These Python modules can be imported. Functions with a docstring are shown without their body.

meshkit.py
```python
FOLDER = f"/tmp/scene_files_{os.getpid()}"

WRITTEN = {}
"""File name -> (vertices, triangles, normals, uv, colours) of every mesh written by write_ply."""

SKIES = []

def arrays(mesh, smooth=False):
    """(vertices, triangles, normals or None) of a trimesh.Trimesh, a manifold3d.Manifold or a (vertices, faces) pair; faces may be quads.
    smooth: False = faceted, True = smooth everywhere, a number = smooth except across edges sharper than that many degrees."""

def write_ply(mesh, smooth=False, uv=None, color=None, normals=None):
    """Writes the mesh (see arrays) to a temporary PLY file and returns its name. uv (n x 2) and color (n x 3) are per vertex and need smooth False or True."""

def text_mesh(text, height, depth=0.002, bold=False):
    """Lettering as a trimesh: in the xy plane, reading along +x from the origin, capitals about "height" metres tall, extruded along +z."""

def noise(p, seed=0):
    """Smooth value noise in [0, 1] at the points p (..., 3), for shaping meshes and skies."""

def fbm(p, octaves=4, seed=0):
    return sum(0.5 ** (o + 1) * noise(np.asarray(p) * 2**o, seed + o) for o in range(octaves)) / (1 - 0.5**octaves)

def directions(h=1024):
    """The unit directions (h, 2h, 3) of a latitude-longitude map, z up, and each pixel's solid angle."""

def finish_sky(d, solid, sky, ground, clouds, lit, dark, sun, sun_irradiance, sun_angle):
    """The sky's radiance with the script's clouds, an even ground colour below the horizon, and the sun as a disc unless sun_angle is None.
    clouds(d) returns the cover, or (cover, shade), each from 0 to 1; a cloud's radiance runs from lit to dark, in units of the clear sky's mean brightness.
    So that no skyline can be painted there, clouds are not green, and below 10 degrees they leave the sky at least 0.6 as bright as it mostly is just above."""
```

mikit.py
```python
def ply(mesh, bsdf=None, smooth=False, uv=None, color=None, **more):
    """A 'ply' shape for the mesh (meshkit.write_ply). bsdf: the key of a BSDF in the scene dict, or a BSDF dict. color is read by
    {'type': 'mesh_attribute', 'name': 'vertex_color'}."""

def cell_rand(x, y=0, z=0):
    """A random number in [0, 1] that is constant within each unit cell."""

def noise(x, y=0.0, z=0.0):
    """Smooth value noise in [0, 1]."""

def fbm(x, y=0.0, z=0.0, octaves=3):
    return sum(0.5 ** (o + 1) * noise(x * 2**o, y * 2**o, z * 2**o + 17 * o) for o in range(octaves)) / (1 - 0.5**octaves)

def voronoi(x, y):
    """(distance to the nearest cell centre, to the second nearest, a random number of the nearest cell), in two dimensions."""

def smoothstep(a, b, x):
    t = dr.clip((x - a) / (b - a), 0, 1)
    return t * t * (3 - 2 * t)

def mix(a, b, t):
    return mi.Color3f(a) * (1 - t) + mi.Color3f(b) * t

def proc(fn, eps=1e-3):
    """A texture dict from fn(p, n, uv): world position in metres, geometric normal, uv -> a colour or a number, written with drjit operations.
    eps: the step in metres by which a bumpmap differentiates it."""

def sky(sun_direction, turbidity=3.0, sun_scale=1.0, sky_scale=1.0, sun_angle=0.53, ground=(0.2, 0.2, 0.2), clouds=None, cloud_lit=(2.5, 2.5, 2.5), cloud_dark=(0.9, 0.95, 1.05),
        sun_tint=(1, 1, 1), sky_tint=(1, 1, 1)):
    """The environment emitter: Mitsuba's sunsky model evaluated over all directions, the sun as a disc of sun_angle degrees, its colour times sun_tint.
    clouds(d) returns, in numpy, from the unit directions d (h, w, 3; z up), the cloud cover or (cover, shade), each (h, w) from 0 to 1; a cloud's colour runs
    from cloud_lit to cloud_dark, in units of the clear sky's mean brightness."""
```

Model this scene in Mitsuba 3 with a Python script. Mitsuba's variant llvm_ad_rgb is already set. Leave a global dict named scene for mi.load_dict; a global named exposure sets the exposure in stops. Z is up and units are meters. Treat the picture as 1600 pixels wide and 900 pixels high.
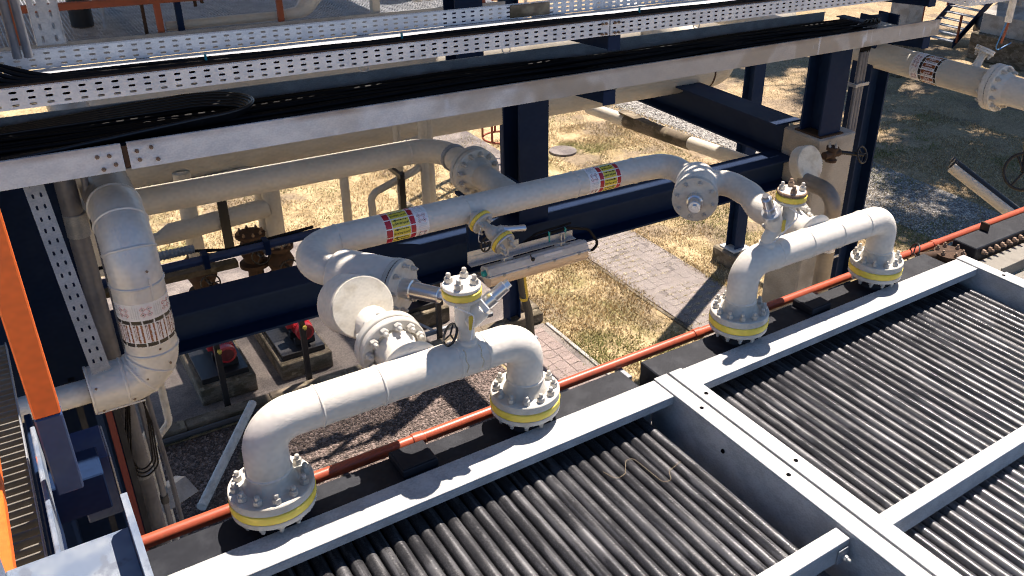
import math, random
import numpy as np
import trimesh
import mitsuba as mi
import drjit as dr
import shapely.geometry as sg
import mikit, meshkit
from mikit import proc, fbm, noise, voronoi, cell_rand, smoothstep, mix
from mitsuba import ScalarTransform4f as T4

random.seed(7)
RNG = np.random.default_rng(7)
scene, labels = {'type': 'scene'}, {}

# ------------------------------------------------------------------ camera, sky, exposure
F, CX, CY, CZ = 1353.354, 941.006, 398.624, 7.2          # focal length and principal point for 1600x900
CAM_R = np.array([[0.81313008, -0.58103379, 0.03491718],
                  [-0.23652387, -0.38462434, -0.89225589],
                  [0.53186082, 0.71726136, -0.45017798]])
M = np.eye(4)
M[:3, 0], M[:3, 1], M[:3, 2], M[:3, 3] = -CAM_R[0], -CAM_R[1], CAM_R[2], [0, 0, CZ]
scene['camera'] = {'type': 'perspective', 'fov_axis': 'x', 'fov': 2 * math.degrees(math.atan(800 / F)),
                   'principal_point_offset_x': (800 - CX) / 1600, 'principal_point_offset_y': (450 - CY) / 900,
                   'near_clip': 0.05, 'far_clip': 600.0, 'to_world': T4(M.tolist()),
                   'film': {'type': 'hdrfilm', 'width': 1024, 'height': 576, 'rfilter': {'type': 'gaussian'}},
                   'sampler': {'type': 'independent', 'sample_count': 64}}
SUN = np.array([0.413, 0.217, 1.0])
scene['sky'] = mikit.sky(SUN.tolist(), turbidity=2, sky_scale=.48, sun_tint=(.96, 1., 1.12))
exposure = 2.9

# ------------------------------------------------------------------ materials
def rgb(*c): return {'type': 'rgb', 'value': list(map(float, c))}

def principled(key, col, rough=.5, metal=0., spec=.5, bump=None, bscale=.001, eps=1e-3, **kw):
    d = {'type': 'principled', 'base_color': col if isinstance(col, dict) else rgb(*col), 'roughness': rough, 'metallic': metal, 'specular': spec, **kw}
    if bump is not None:
        d = {'type': 'bumpmap', 'arbitrary': proc(bump, eps=eps), 'scale': bscale, 'bsdf': d}
    scene[key] = {'type': 'twosided', 'bsdf': d}

def worn(base, dirt, amount=.5, scale=7., fine=60., spots=0.):
    def fn(p, n, uv):
        a = smoothstep(.42, .78, fbm(p.x * scale, p.y * scale, p.z * scale, 4)) * amount
        b = (noise(p.x * fine, p.y * fine, p.z * fine) - .5) * .14
        c = mix(base, dirt, a) * (1 + b)
        if spots:
            s = smoothstep(.80, .84, noise(p.x * 38, p.y * 38, p.z * 38 + 5)) * spots
            c = mix(c, [.16, .09, .05], s)
        return c
    return proc(fn)

def stipple(p, n, uv): return noise(p.x * 260, p.y * 260, p.z * 260) + .6 * noise(p.x * 90, p.y * 90, p.z * 90)

principled('mat_cream', worn([.62, .59, .535], [.52, .48, .41], .35, 2.2), .40, bump=stipple, bscale=.0012)
principled('mat_cream_dusty', worn([.56, .525, .455], [.42, .37, .29], .5, 2.5), .5)
principled('mat_cap', worn([.74, .69, .57], [.46, .39, .26], .6, 14., 120.), .6)
principled('mat_flange', worn([.50, .485, .44], [.36, .31, .25], .5, 16.), .5)
principled('mat_navy', worn([.006, .019, .058], [.015, .030, .066], .5, 5.), .6, spec=.12)
principled('mat_blue_worn', worn([.02, .04, .11], [.05, .075, .12], .5, 9.), .4)
def bleached(p, n, uv):
    a = smoothstep(.35, .65, fbm(p.x * 9, p.y * 9, p.z * 9, 4))
    c = mix([.10, .135, .20], [.20, .23, .27], a)
    s = smoothstep(.60, .72, fbm(p.x * 24, p.y * 24, p.z * 24 + 3, 4))
    c = mix(c, [.10, .12, .16], s * .8)
    o = smoothstep(.90, .92, noise(p.x * 17, p.y * 17, p.z * 17 + 9)) * .7
    return mix(c, [.6, .12, .03], o)
principled('mat_blue_bleached', proc(bleached), .55)
def galv_fn(lo, hi, brown=0.):
    def fn(p, n, uv):
        a = fbm(p.x * 13, p.y * 13, p.z * 13, 3); b = noise(p.x * 150, p.y * 150, p.z * 150)
        c = mix(lo, hi, smoothstep(.25, .75, a * .7 + b * .3))
        if brown:
            st = smoothstep(.45, .62, fbm(p.x * 3.2, p.y * 3.2, p.z * 2.0 + 4, 3))
            st = dr.maximum(st, .75 * smoothstep(2.2, 3.6, p.x)) * smoothstep(.9, 2.6, p.x)
            run = smoothstep(.55, .75, noise(p.x * 6 + p.z * 3.5, 3.1)) * (1 - smoothstep(.0, .3, noise(p.x * 30, p.z * 12)))
            c = mix(c, [.30, .25, .19], st * brown * (1 - .8 * run))
            edge = smoothstep(5.695, 5.728, p.z) * noise(p.x * 9, p.y, 2.2)
            c = mix(c, [.20, .14, .10], edge * brown)
        return c
    return proc(fn)
principled('mat_galv', galv_fn([.36, .38, .41], [.50, .52, .55]), .48, .35)
principled('mat_galv_dull', galv_fn([.22, .24, .27], [.33, .35, .38]), .5, .3)
principled('mat_tray', galv_fn([.52, .56, .62], [.68, .71, .75]), .5, .1)
principled('mat_tray_stained', galv_fn([.50, .53, .58], [.66, .68, .71], .85), .55, .1)
principled('mat_beam', galv_fn([.34, .345, .35], [.46, .465, .47]), .55, .1)
principled('mat_chrome', [.62, .63, .66], .22, .9)
principled('mat_stainless', [.50, .51, .52], .35, .7)
def fin_fn(p, n, uv):
    a = fbm(p.x * 30, p.y * 7, 1.3, 4)
    s = smoothstep(.55, .80, noise(p.x * 60, p.y * 5.0, 4.0))
    d = noise(p.x * 220, p.y * 320, p.z * 220)
    return mix([.040, .041, .046], [.125, .127, .136], smoothstep(.3, .8, .5 * a + .3 * d + .35 * s))
def fin_bump(p, n, uv): return noise(p.x * 3, p.y * 430, p.z * 3) + .5 * noise(p.x * 120, p.y * 160, p.z * 120)
def fin_rough(p, n, uv): return .20 + .30 * smoothstep(.3, .7, fbm(p.x * 26, p.y * 9, 7.7, 4))
principled('mat_fin', proc(fin_fn), proc(fin_rough), .45, bump=fin_bump, bscale=.0006, eps=6e-4)
principled('mat_header', worn([.011, .013, .019], [.045, .05, .06], .35, 11., 90.), .5, spec=.25)
principled('mat_red', worn([.36, .075, .035], [.22, .05, .03], .5, 9., spots=.3), .38)
principled('mat_orange', worn([.74, .135, .018], [.62, .12, .03], .4, 9.), .45)
principled('mat_orange_shaded', worn([.30, .075, .032], [.20, .055, .03], .5, 9.), .6)  # orange darkened so the colour carries the shade
principled('mat_pump_red', worn([.38, .020, .028], [.20, .016, .02], .4, 12.), .35)
principled('mat_pump_dark', [.10, .012, .014], .5)
principled('mat_band', worn([.84, .64, .09], [.72, .52, .08], .4, 14.), .45)
principled('mat_yellow', worn([.55, .42, .06], [.38, .28, .05], .5, 9.), .5)
principled('mat_bolt', worn([.46, .45, .42], [.30, .25, .20], .5, 30.), .42, .2)
principled('mat_bolt_rusty', worn([.24, .165, .115], [.13, .07, .04], .7, 45.), .7, .1)
principled('mat_rust', worn([.075, .045, .030], [.035, .026, .022], .6, 25.), .8, spec=.2)
principled('mat_black', [.012, .012, .014], .45)
principled('mat_cable', [.006, .006, .008], .6, spec=.2)
principled('mat_rust_run', [.52, .42, .26], .5)
principled('mat_cable_gloss', [.016, .016, .019], .33)
principled('mat_clad_shaded', worn([.27, .245, .22], [.17, .15, .13], .5, 6.), .42, .3)  # darker copy of the cladding, shade put into its colour
principled('mat_zinc_dark', worn([.17, .16, .14], [.09, .08, .07], .6, 9.), .6, .1)  # dark mottled zinc grey
principled('mat_blue_thin', [.04, .16, .36], .4)
scene['mat_hole'] = {'type': 'twosided', 'bsdf': {'type': 'diffuse', 'reflectance': rgb(.004, .004, .005)}}
principled('mat_cable_grey', [.05, .052, .058], .5)
principled('mat_conduit', worn([.17, .175, .20], [.10, .10, .12], .5, 8.), .5, .2)
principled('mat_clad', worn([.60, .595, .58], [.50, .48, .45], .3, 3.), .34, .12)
principled('mat_white_paint', worn([.62, .61, .58], [.30, .27, .22], .4, 16.), .5)
principled('mat_teal', [.02, .30, .32], .4)
principled('mat_print_white', [.74, .74, .76], .35)
principled('mat_print_yellow', [.70, .58, .06], .35)
principled('mat_print_red', [.42, .020, .035], .3)
principled('mat_print_brown', [.24, .075, .025], .35)
principled('mat_print_black', [.014, .014, .016], .35)
principled('mat_lamp', worn([.55, .57, .60], [.40, .40, .40], .4, 9.), .4)
principled('mat_lens', worn([.56, .44, .34], [.62, .52, .42], .5, 4.), .22, .0, .6)
def concrete_fn(p, n, uv):
    a = fbm(p.x * 4, p.y * 4, p.z * 4, 4)
    c = mix([.38, .365, .34], [.25, .23, .205], smoothstep(.35, .7, a))
    r = smoothstep(.5, .7, fbm(p.x * 7 + p.y * 7, p.z * 1.6, 2.2, 3)) * smoothstep(4.2, 4.62, p.z)
    c = mix(c, [.22, .13, .06], r * .8)
    return c * (.9 + .2 * noise(p.x * 90, p.y * 90, p.z * 90))
principled('mat_concrete', proc(concrete_fn), .9)
def mossy_fn(p, n, uv):
    a = fbm(p.x * 5, p.y * 5, p.z * 9, 4)
    c = mix([.15, .122, .09], [.08, .066, .042], smoothstep(.4, .65, a))
    c = mix(c, [.26, .225, .16], smoothstep(.55, .75, fbm(p.x * 11, p.y * 11, p.z * 11 + 5, 3)) * .7)
    return c * (.8 + .4 * noise(p.x * 70, p.y * 70, p.z * 70))
principled('mat_mossy', proc(mossy_fn), .95)
def slab_fn(p, n, uv):
    a = fbm(p.x * 3, p.y * 3, 0, 4); b = noise(p.x * 80, p.y * 80)
    return mix([.20, .175, .16], [.12, .105, .10], smoothstep(.35, .7, a)) * (.75 + .5 * b)
principled('mat_slab', proc(slab_fn), .95)
def paver_fn(base, base2):
    def fn(p, n, uv):
        k = cell_rand(p.x * 5, p.y * 5, 3)
        c = mix(base, base2, fbm(p.x * 6, p.y * 6, 1.7, 3))
        c = c * (.72 + .56 * noise(p.x * 130, p.y * 130)) * (.92 + .16 * k)
        return c
    return proc(fn)
principled('mat_paver_brown', paver_fn([.27, .215, .195], [.20, .16, .15]), .95)
principled('mat_paver_grey', paver_fn([.235, .205, .19], [.18, .16, .15]), .95)
def grass_fn(p, n, uv):
    a = fbm(p.x * .55, p.y * .55, 3.0, 4); b = fbm(p.x * 3.3, p.y * 3.3, 8.0, 3); c3 = noise(p.x * 34, p.y * 34)
    c = mix([.40, .315, .185], [.29, .22, .125], smoothstep(.3, .7, b))
    green = smoothstep(.55, .75, a) * smoothstep(.35, .7, b)
    far = smoothstep(11.5, 15., p.x) * .10
    c = mix(c, [.17, .17, .07], dr.minimum(green * .7 + far * smoothstep(.4, .65, a), .85))
    c = mix(c, [.27, .20, .135], smoothstep(11.5, 14., p.x) * .6)
    bare = smoothstep(.55, .75, fbm(p.x * 1.1, p.y * 1.1, 12., 4))
    c = mix(c, [.17, .135, .10], bare * .8)
    return c * (.65 + .7 * c3)
principled('mat_grass', proc(grass_fn), 1., spec=.1)
def gravel_fn(lo, hi):
    def fn(p, n, uv):
        d1, d2, k = voronoi(p.x * 38, p.y * 38)
        return mix(lo, hi, k) * (.45 + .75 * smoothstep(.0, .35, d2 - d1))
    return proc(fn)
principled('mat_gravel_dark', gravel_fn([.075, .058, .050], [.21, .165, .148]), .95)
principled('mat_gravel_grey', gravel_fn([.15, .145, .135], [.38, .365, .34]), .95)
for i, c in enumerate(([.25, .195, .175], [.13, .10, .088], [.075, .060, .054])): principled('mat_pebble_%d' % i, c, .9)
for i, c in enumerate(([.44, .42, .38], [.27, .255, .235], [.16, .15, .14])): principled('mat_chip_%d' % i, c, .9)
scene['mat_blade'] = {'type': 'twosided', 'bsdf': {'type': 'diffuse', 'reflectance': {'type': 'mesh_attribute', 'name': 'vertex_color'}}}
scene['mat_leaf'] = {'type': 'principledthin', 'base_color': rgb(.07, .085, .04), 'roughness': .6, 'diff_trans': .3}
principled('mat_bark', worn([.13, .10, .075], [.07, .055, .04], .6, 6.), .95)
principled('mat_twig', [.22, .17, .11], .8)

# ------------------------------------------------------------------ mesh helpers
cat = trimesh.util.concatenate
V = lambda *a: np.array(a, float)
def unit(a): a = np.asarray(a, float); return a / np.linalg.norm(a)

def box(x0, x1, y0, y1, z0, z1, b=.003):
    s = np.array([x1 - x0, y1 - y0, z1 - z0]); b = min(b, s.min() * .3)
    if b <= 0:
        return trimesh.creation.box(bounds=[[x0, y0, z0], [x1, y1, z1]])
    pts = []
    for sx in (-1, 1):
        for sy in (-1, 1):
            for sz in (-1, 1):
                h = s / 2
                for k in range(3):
                    q = h.copy(); q -= b; q[k] += b
                    pts.append(q * [sx, sy, sz])
    m = trimesh.convex.convex_hull(np.array(pts)); m.apply_translation([(x0 + x1) / 2, (y0 + y1) / 2, (z0 + z1) / 2])
    return m

def frame(d, up=None):
    d = unit(d); up = V(0, 0, 1) if up is None else unit(up)
    if abs(d @ up) > .95: up = V(0, 1, 0) if abs(d[1]) < .9 else V(1, 0, 0)
    u = unit(np.cross(up, d)); v = np.cross(d, u)
    return u, v, d

def grid_faces(m, n, close=True):
    i, j = np.meshgrid(np.arange(m - 1), np.arange(n if close else n - 1), indexing='ij')
    i, j = i.ravel(), j.ravel(); k = (j + 1) % n
    return np.vstack([np.c_[i * n + j, i * n + k, (i + 1) * n + k], np.c_[i * n + j, (i + 1) * n + k, (i + 1) * n + j]])

def lathe(prof, p, d, n=32, cap=True):
    """profile [(radius, distance along d)] turned about the axis through p"""
    u, v, d = frame(d); a = np.arange(n) * 2 * math.pi / n
    ring = np.cos(a)[:, None] * u + np.sin(a)[:, None] * v
    pts = np.vstack([np.asarray(p) + d * t + ring * r for r, t in prof]); f = grid_faces(len(prof), n)
    m = len(prof)
    if cap:
        c0, c1 = len(pts), len(pts) + 1
        pts = np.vstack([pts, np.asarray(p) + d * prof[0][1], np.asarray(p) + d * prof[-1][1]])
        j = np.arange(n); k = (j + 1) % n
        f = np.vstack([f, np.c_[np.full(n, c0), k, j], np.c_[np.full(n, c1), (m - 1) * n + j, (m - 1) * n + k]])
    return trimesh.Trimesh(pts, f, process=False)

def rounded(pts, R, seg=12):
    pts = [np.asarray(p, float) for p in pts]; out = [pts[0]]
    for a, b, c in zip(pts, pts[1:], pts[2:]):
        d0, d1 = unit(a - b), unit(c - b); half = math.acos(np.clip(d0 @ d1, -1, 1)) / 2
        t = min(R / math.tan(half), .499 * np.linalg.norm(a - b), .499 * np.linalg.norm(c - b)); r = t * math.tan(half)
        ctr = b + unit(d0 + d1) * r / math.sin(half)
        s, e = b + d0 * t - ctr, b + d1 * t - ctr; th = math.pi - 2 * half
        for k in range(seg + 1):
            w = k / seg
            out.append(ctr + (math.sin((1 - w) * th) * s + math.sin(w * th) * e) / math.sin(th))
    out.append(pts[-1])
    res = [out[0]]
    for q in out[1:]:
        if np.linalg.norm(q - res[-1]) > 1e-5: res.append(q)
    return np.array(res)

def tube(path, r, n=28, cap=True):
    P = np.asarray(path, float); m = len(P); r = np.broadcast_to(r, m)
    t = np.gradient(P, axis=0) if m > 2 else np.tile(P[1] - P[0], (2, 1)); t /= np.linalg.norm(t, axis=1)[:, None]
    u, v, _ = frame(t[0]); a = np.arange(n) * 2 * math.pi / n; rings = []
    for i in range(m):
        u = unit(u - t[i] * (u @ t[i])); v = np.cross(t[i], u)
        rings.append(P[i] + r[i] * (np.cos(a)[:, None] * u + np.sin(a)[:, None] * v))
    pts = np.vstack(rings); f = grid_faces(m, n)
    if cap:
        c = len(pts); pts = np.vstack([pts, P[0], P[-1]]); j = np.arange(n); k = (j + 1) % n
        f = np.vstack([f, np.c_[np.full(n, c), k, j], np.c_[np.full(n, c + 1), (m - 1) * n + j, (m - 1) * n + k]])
    return trimesh.Trimesh(pts, f, process=False)

def cyl(a, b, r, n=24, ch=0.):
    L = np.linalg.norm(np.subtract(b, a)); d = np.subtract(b, a)
    prof = [(r, 0), (r, L)] if not ch else [(r - ch, 0), (r, ch), (r, L - ch), (r - ch, L)]
    return lathe(prof, a, d, n)

def extr(poly, axes, o, depth):
    """polygon in (u,v) extruded by depth along w; axes = (u,v,w) world vectors, o = origin"""
    m = trimesh.creation.extrude_polygon(poly, depth, engine='earcut')
    A = np.array(axes, float); v = m.vertices @ A + np.asarray(o, float)
    f = m.faces if np.linalg.det(A) > 0 else m.faces[:, ::-1]
    return trimesh.Trimesh(v, f, process=False)

X, Y, Z = V(1, 0, 0), V(0, 1, 0), V(0, 0, 1)
def hbeam(a, b, up, w, h, tf=.016, tw=.010):
    """H section from a to b; up is the web direction"""
    d = unit(np.subtract(b, a)); up = unit(np.asarray(up, float) - d * (np.asarray(up, float) @ d)); s = np.cross(up, d)
    P = [(-w/2, -h/2), (w/2, -h/2), (w/2, -h/2+tf), (tw/2, -h/2+tf), (tw/2, h/2-tf), (w/2, h/2-tf), (w/2, h/2), (-w/2, h/2), (-w/2, h/2-tf), (-tw/2, h/2-tf), (-tw/2, -h/2+tf), (-w/2, -h/2+tf)]
    return extr(sg.Polygon(P), (s, up, d), a, float(np.linalg.norm(np.subtract(b, a))))

def slot(cx, cy, l, w, n=3):
    a = np.linspace(-math.pi / 2, math.pi / 2, n + 1); r = w / 2; h = l / 2 - r
    return [(cx + h + r * math.cos(t), cy + r * math.sin(t)) for t in a] + [(cx - h - r * math.cos(t), cy - r * math.sin(t)) for t in a]

def perf(L, H, pitch, rows, l, w, thk, axes, o, x0=.03, skip=()):
    """perforated plate: length L, height H, rows of slots"""
    parts, step = [], pitch * 12; s = 0.
    while s < L - 1e-6:
        e = min(s + step, L); holes = []
        x = s + pitch / 2
        while x + l / 2 < e - .002:
            for r in rows: holes.append(slot(x, r, l, w))
            x += pitch
        parts.append(extr(sg.Polygon([(s, 0), (e, 0), (e, H), (s, H)], holes), axes, o, thk)); s = e
    return cat(parts)

def rot_to(d, p, up=None):
    u, v, d = frame(d, up); A = np.eye(4); A[:3, 0], A[:3, 1], A[:3, 2], A[:3, 3] = u, v, d, p
    return T4(A.tolist())

# ------------------------------------------------------------------ scene bookkeeping
def free(k):
    if k not in scene and k not in labels and not any(s.startswith(k + '__') for s in scene): return k
    i = 1
    while True:
        q = '%s_%03d' % (k, i)
        if q not in scene and q not in labels and not any(s.startswith(q + '__') for s in scene): return q
        i += 1

def thing(name, label, category, group=None, kind=None):
    k = free(name); labels[k] = {'label': label, 'category': category}
    if group: labels[k]['group'] = group
    if kind: labels[k]['kind'] = kind
    return k

_cnt = {}
def part(parent, name, mesh, m, smooth=30, label=None, kind=None, to_world=None):
    base = parent + '__' + name; n = _cnt.get(base, 0); _cnt[base] = n + 1
    k = base if n == 0 else '%s_%03d' % (base, n)
    scene[k] = dict(mesh) if isinstance(mesh, dict) else mikit.ply(mesh, m, smooth=smooth)
    if to_world is not None: scene[k]['to_world'] = to_world
    if label or kind: labels[k] = {}
    if label: labels[k]['label'] = label
    if kind: labels[k]['kind'] = kind
    return k

def single(name, mesh, m, label, category, group=None, kind=None, smooth=30):
    k = thing(name, label, category, group, kind); scene[k] = mikit.ply(mesh, m, smooth=smooth); return k

def struct(name, mesh, m, smooth=False):
    k = free(name); labels[k] = {'kind': 'structure'}; scene[k] = mikit.ply(mesh, m, smooth=smooth); return k

# ------------------------------------------------------------------ small repeated fittings
def nut_mesh(s=1.):
    hexa = lathe([(.017 * s, 0), (.0185 * s, .002), (.0185 * s, .020 * s), (.0165 * s, .024 * s)], (0, 0, 0), Z, 6)
    return cat([hexa, lathe([(.0105 * s, 0), (.0105 * s, .040 * s), (.008 * s, .044 * s)], (0, 0, 0), Z, 10)])
NUT = {}
def nut(m, s):
    k = (m, s)
    if k not in NUT: NUT[k] = mikit.ply(nut_mesh(s), m, smooth=30)
    return NUT[k]

def bolts(parent, c, d, R, n, s=1., off=0., m='mat_bolt', phase=.0, back=None, rusty=0.):
    """nuts on a flange face: circle of radius R about c, standing out along d; back = distance to the far face"""
    u, v, d = frame(d)
    for i in range(n):
        a = phase + 2 * math.pi * (i + .5) / n; q = np.asarray(c) + R * (math.cos(a) * u + math.sin(a) * v)
        mm = 'mat_bolt_rusty' if random.random() < rusty else m
        part(parent, 'stud_bolt', nut(mm, s), None, to_world=rot_to(d, q, u * math.cos(i) + v * math.sin(i)))
        if back is not None:
            part(parent, 'stud_bolt', nut(mm, s * .9), None, to_world=rot_to(-d, q - d * back, u))

def disc_flange(c, d, r, t, hole=0., ch=.004, n=56):
    return lathe([(r - ch, 0), (r, ch), (r, t - ch), (r - ch, t)], c, d, n)

def weld(parent, c, d, r):
    part(parent, 'weld_seam', lathe([(r - .002, -.007), (r + .003, -.004), (r + .0048, 0), (r + .003, .004), (r - .002, .007)], c, d, 40, cap=False), 'mat_cream', True)

# cylinder wrap for print on pipes -----------------------------------------------------------------
class Wrap:
    def __init__(s, c, d, up, R): s.c = np.asarray(c, float); s.d = unit(d); s.u = unit(np.asarray(up, float) - s.d * (np.asarray(up, float) @ s.d)); s.v = np.cross(s.d, s.u); s.R = R
    def at(s, a, th, r): th = np.asarray(th)[..., None]; return s.c + np.asarray(a)[..., None] * s.d + np.asarray(r)[..., None] * (np.cos(th) * s.u + np.sin(th) * s.v)
    def patch(s, a0, a1, t0, t1, h=.0008):
        n = max(2, int(abs(t1 - t0) / .12) + 1); t = np.linspace(t0, t1, n); R = s.R
        pts = [s.at(np.full(n, aa), t, np.full(n, rr)) for aa, rr in ((a0, R), (a0, R + h), (a1, R + h), (a1, R))]
        v = np.stack(pts, 1).reshape(-1, 3)
        return trimesh.Trimesh(v, grid_faces(n, 4), process=False)
    def wrap(s, mesh, a0, t0, h, turn=0):
        v = mesh.vertices; x, y = v[:, 0], v[:, 1]
        if turn == 1: x, y = -x, -y
        elif turn == 2: x, y = y, -x
        elif turn == 3: x, y = -y, x
        q = s.at(a0 + x, t0 + y / s.R, s.R + h + v[:, 2]); return trimesh.Trimesh(q, mesh.faces, process=False)

def text(s, h):
    m = meshkit.text_mesh(s, h, .0004, bold=True); m.apply_translation([-m.bounds[:, 0].mean(), -h / 2, 0]); return m

def diamonds(W, a, t, s, h):
    """a hazard diamond of half-diagonal s: red outline, white inside, black mark"""
    def quad(k): return lambda hh: trimesh.Trimesh(np.array([W.at(a + x, t + y / W.R, W.R + hh) for x, y in ((k, 0), (0, k), (-k, 0), (0, -k))]), [[0, 1, 2], [0, 2, 3], [2, 1, 0], [3, 2, 0]], process=False)
    return quad(s)(h), quad(s * .74)(h + .0004), quad(s * .33)(h + .0008)

def pipe_print(parent, W, order, arrow_dir, brown=False, n=10, word='Propan gasförmig'):
    """the printed sleeve: order = list of (kind, a0, a1) along the axis"""
    lo, hi = min(o[1] for o in order), max(o[2] for o in order)
    base, red, yel, blk, grey, dr_, dw, brn = [W.patch(lo, hi, 0, 2 * math.pi, .0006)], [], [], [], [], [], [], []
    for kind, a0, a1 in order:
        for i in range(n):
            t0, t1 = 2 * math.pi * (i + .06) / n, 2 * math.pi * (i + .94) / n; tm = (t0 + t1) / 2; am = (a0 + a1) / 2
            if kind == 'edge': (blk if brown else red).append(W.patch(a0 + .002, a1 - .002, t0, t1, .0012))
            elif kind == 'text' and not brown:
                yel.append(W.patch(a0 + .002, a1 - .002, t0, t1, .0012))
                m = text(word, .0125); m.apply_scale([min(1, (a1 - a0 - .012) / np.ptp(m.bounds[:, 0])), 1, 1])
                blk.append(W.wrap(m, am, t0 + (t1 - t0) * .62, .0014, turn=i % 2))
                ta = t0 + (t1 - t0) * .16; w = .0022 / W.R
                blk.append(W.patch(a0 + .012, a1 - .012, ta - w, ta + w, .0016))
                tip = a0 + .008 if arrow_dir < 0 else a1 - .008; bk = tip - arrow_dir * .022
                blk.append(trimesh.Trimesh(np.array([W.at(x, t, W.R + .0022) for x, t in ((tip, ta), (bk, ta + 3 * w), (bk, ta - 3 * w))]), [[0, 1, 2], [2, 1, 0]], process=False))
            elif kind == 'text':
                tb = t0 + (t1 - t0) * .60
                brn.append(W.patch(a0 + .002, a1 - .002, t0, tb, .0012))
                m = text(word, .016); m.apply_scale([min(1, (a1 - a0 - .016) / np.ptp(m.bounds[:, 0])), 1, 1])
                base.append(W.wrap(m, am, (t0 + tb) / 2, .0014, turn=i % 2))
                for k in (.70, .84): brn.append(W.patch(a0 + .008, a1 - .018, t0 + (t1 - t0) * k, t0 + (t1 - t0) * (k + .05), .0012))
                blk.append(W.patch(a0 + .004, a0 + .012, t0 + (t1 - t0) * .68, t0 + (t1 - t0) * .92, .0012))
            elif kind == 'hazard':
                if i % 2: 
                    for q in range(4): grey.append(W.patch(a0 + .012, a1 - .012, t0 + (t1 - t0) * (.1 + .22 * q), t0 + (t1 - t0) * (.16 + .22 * q), .001))
                    continue
                s = min((a1 - a0) * .21, W.R * math.pi / n * .52)
                for da in (-1, 1):
                    for dt in (-1, 1):
                        o_, w_, b_ = diamonds(W, am + da * s * 1.05, tm + dt * s * 1.05 / W.R, s, .001)
                        dr_.append(o_); dw.append(w_); blk.append(b_)
    part(parent, 'printed_sleeve', cat(base + dw), 'mat_print_white', False, label='white printed sleeve with hazard diamonds')
    for nm, lst, mm in (('sleeve_red_print', red + dr_, 'mat_print_red'), ('sleeve_yellow_print', yel, 'mat_print_yellow'), ('sleeve_black_print', blk, 'mat_print_black'), ('sleeve_brown_print', brn, 'mat_print_brown'), ('sleeve_small_print', grey, 'mat_galv')):
        if lst: part(parent, nm, cat(lst), mm, False, kind='stuff')

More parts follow.
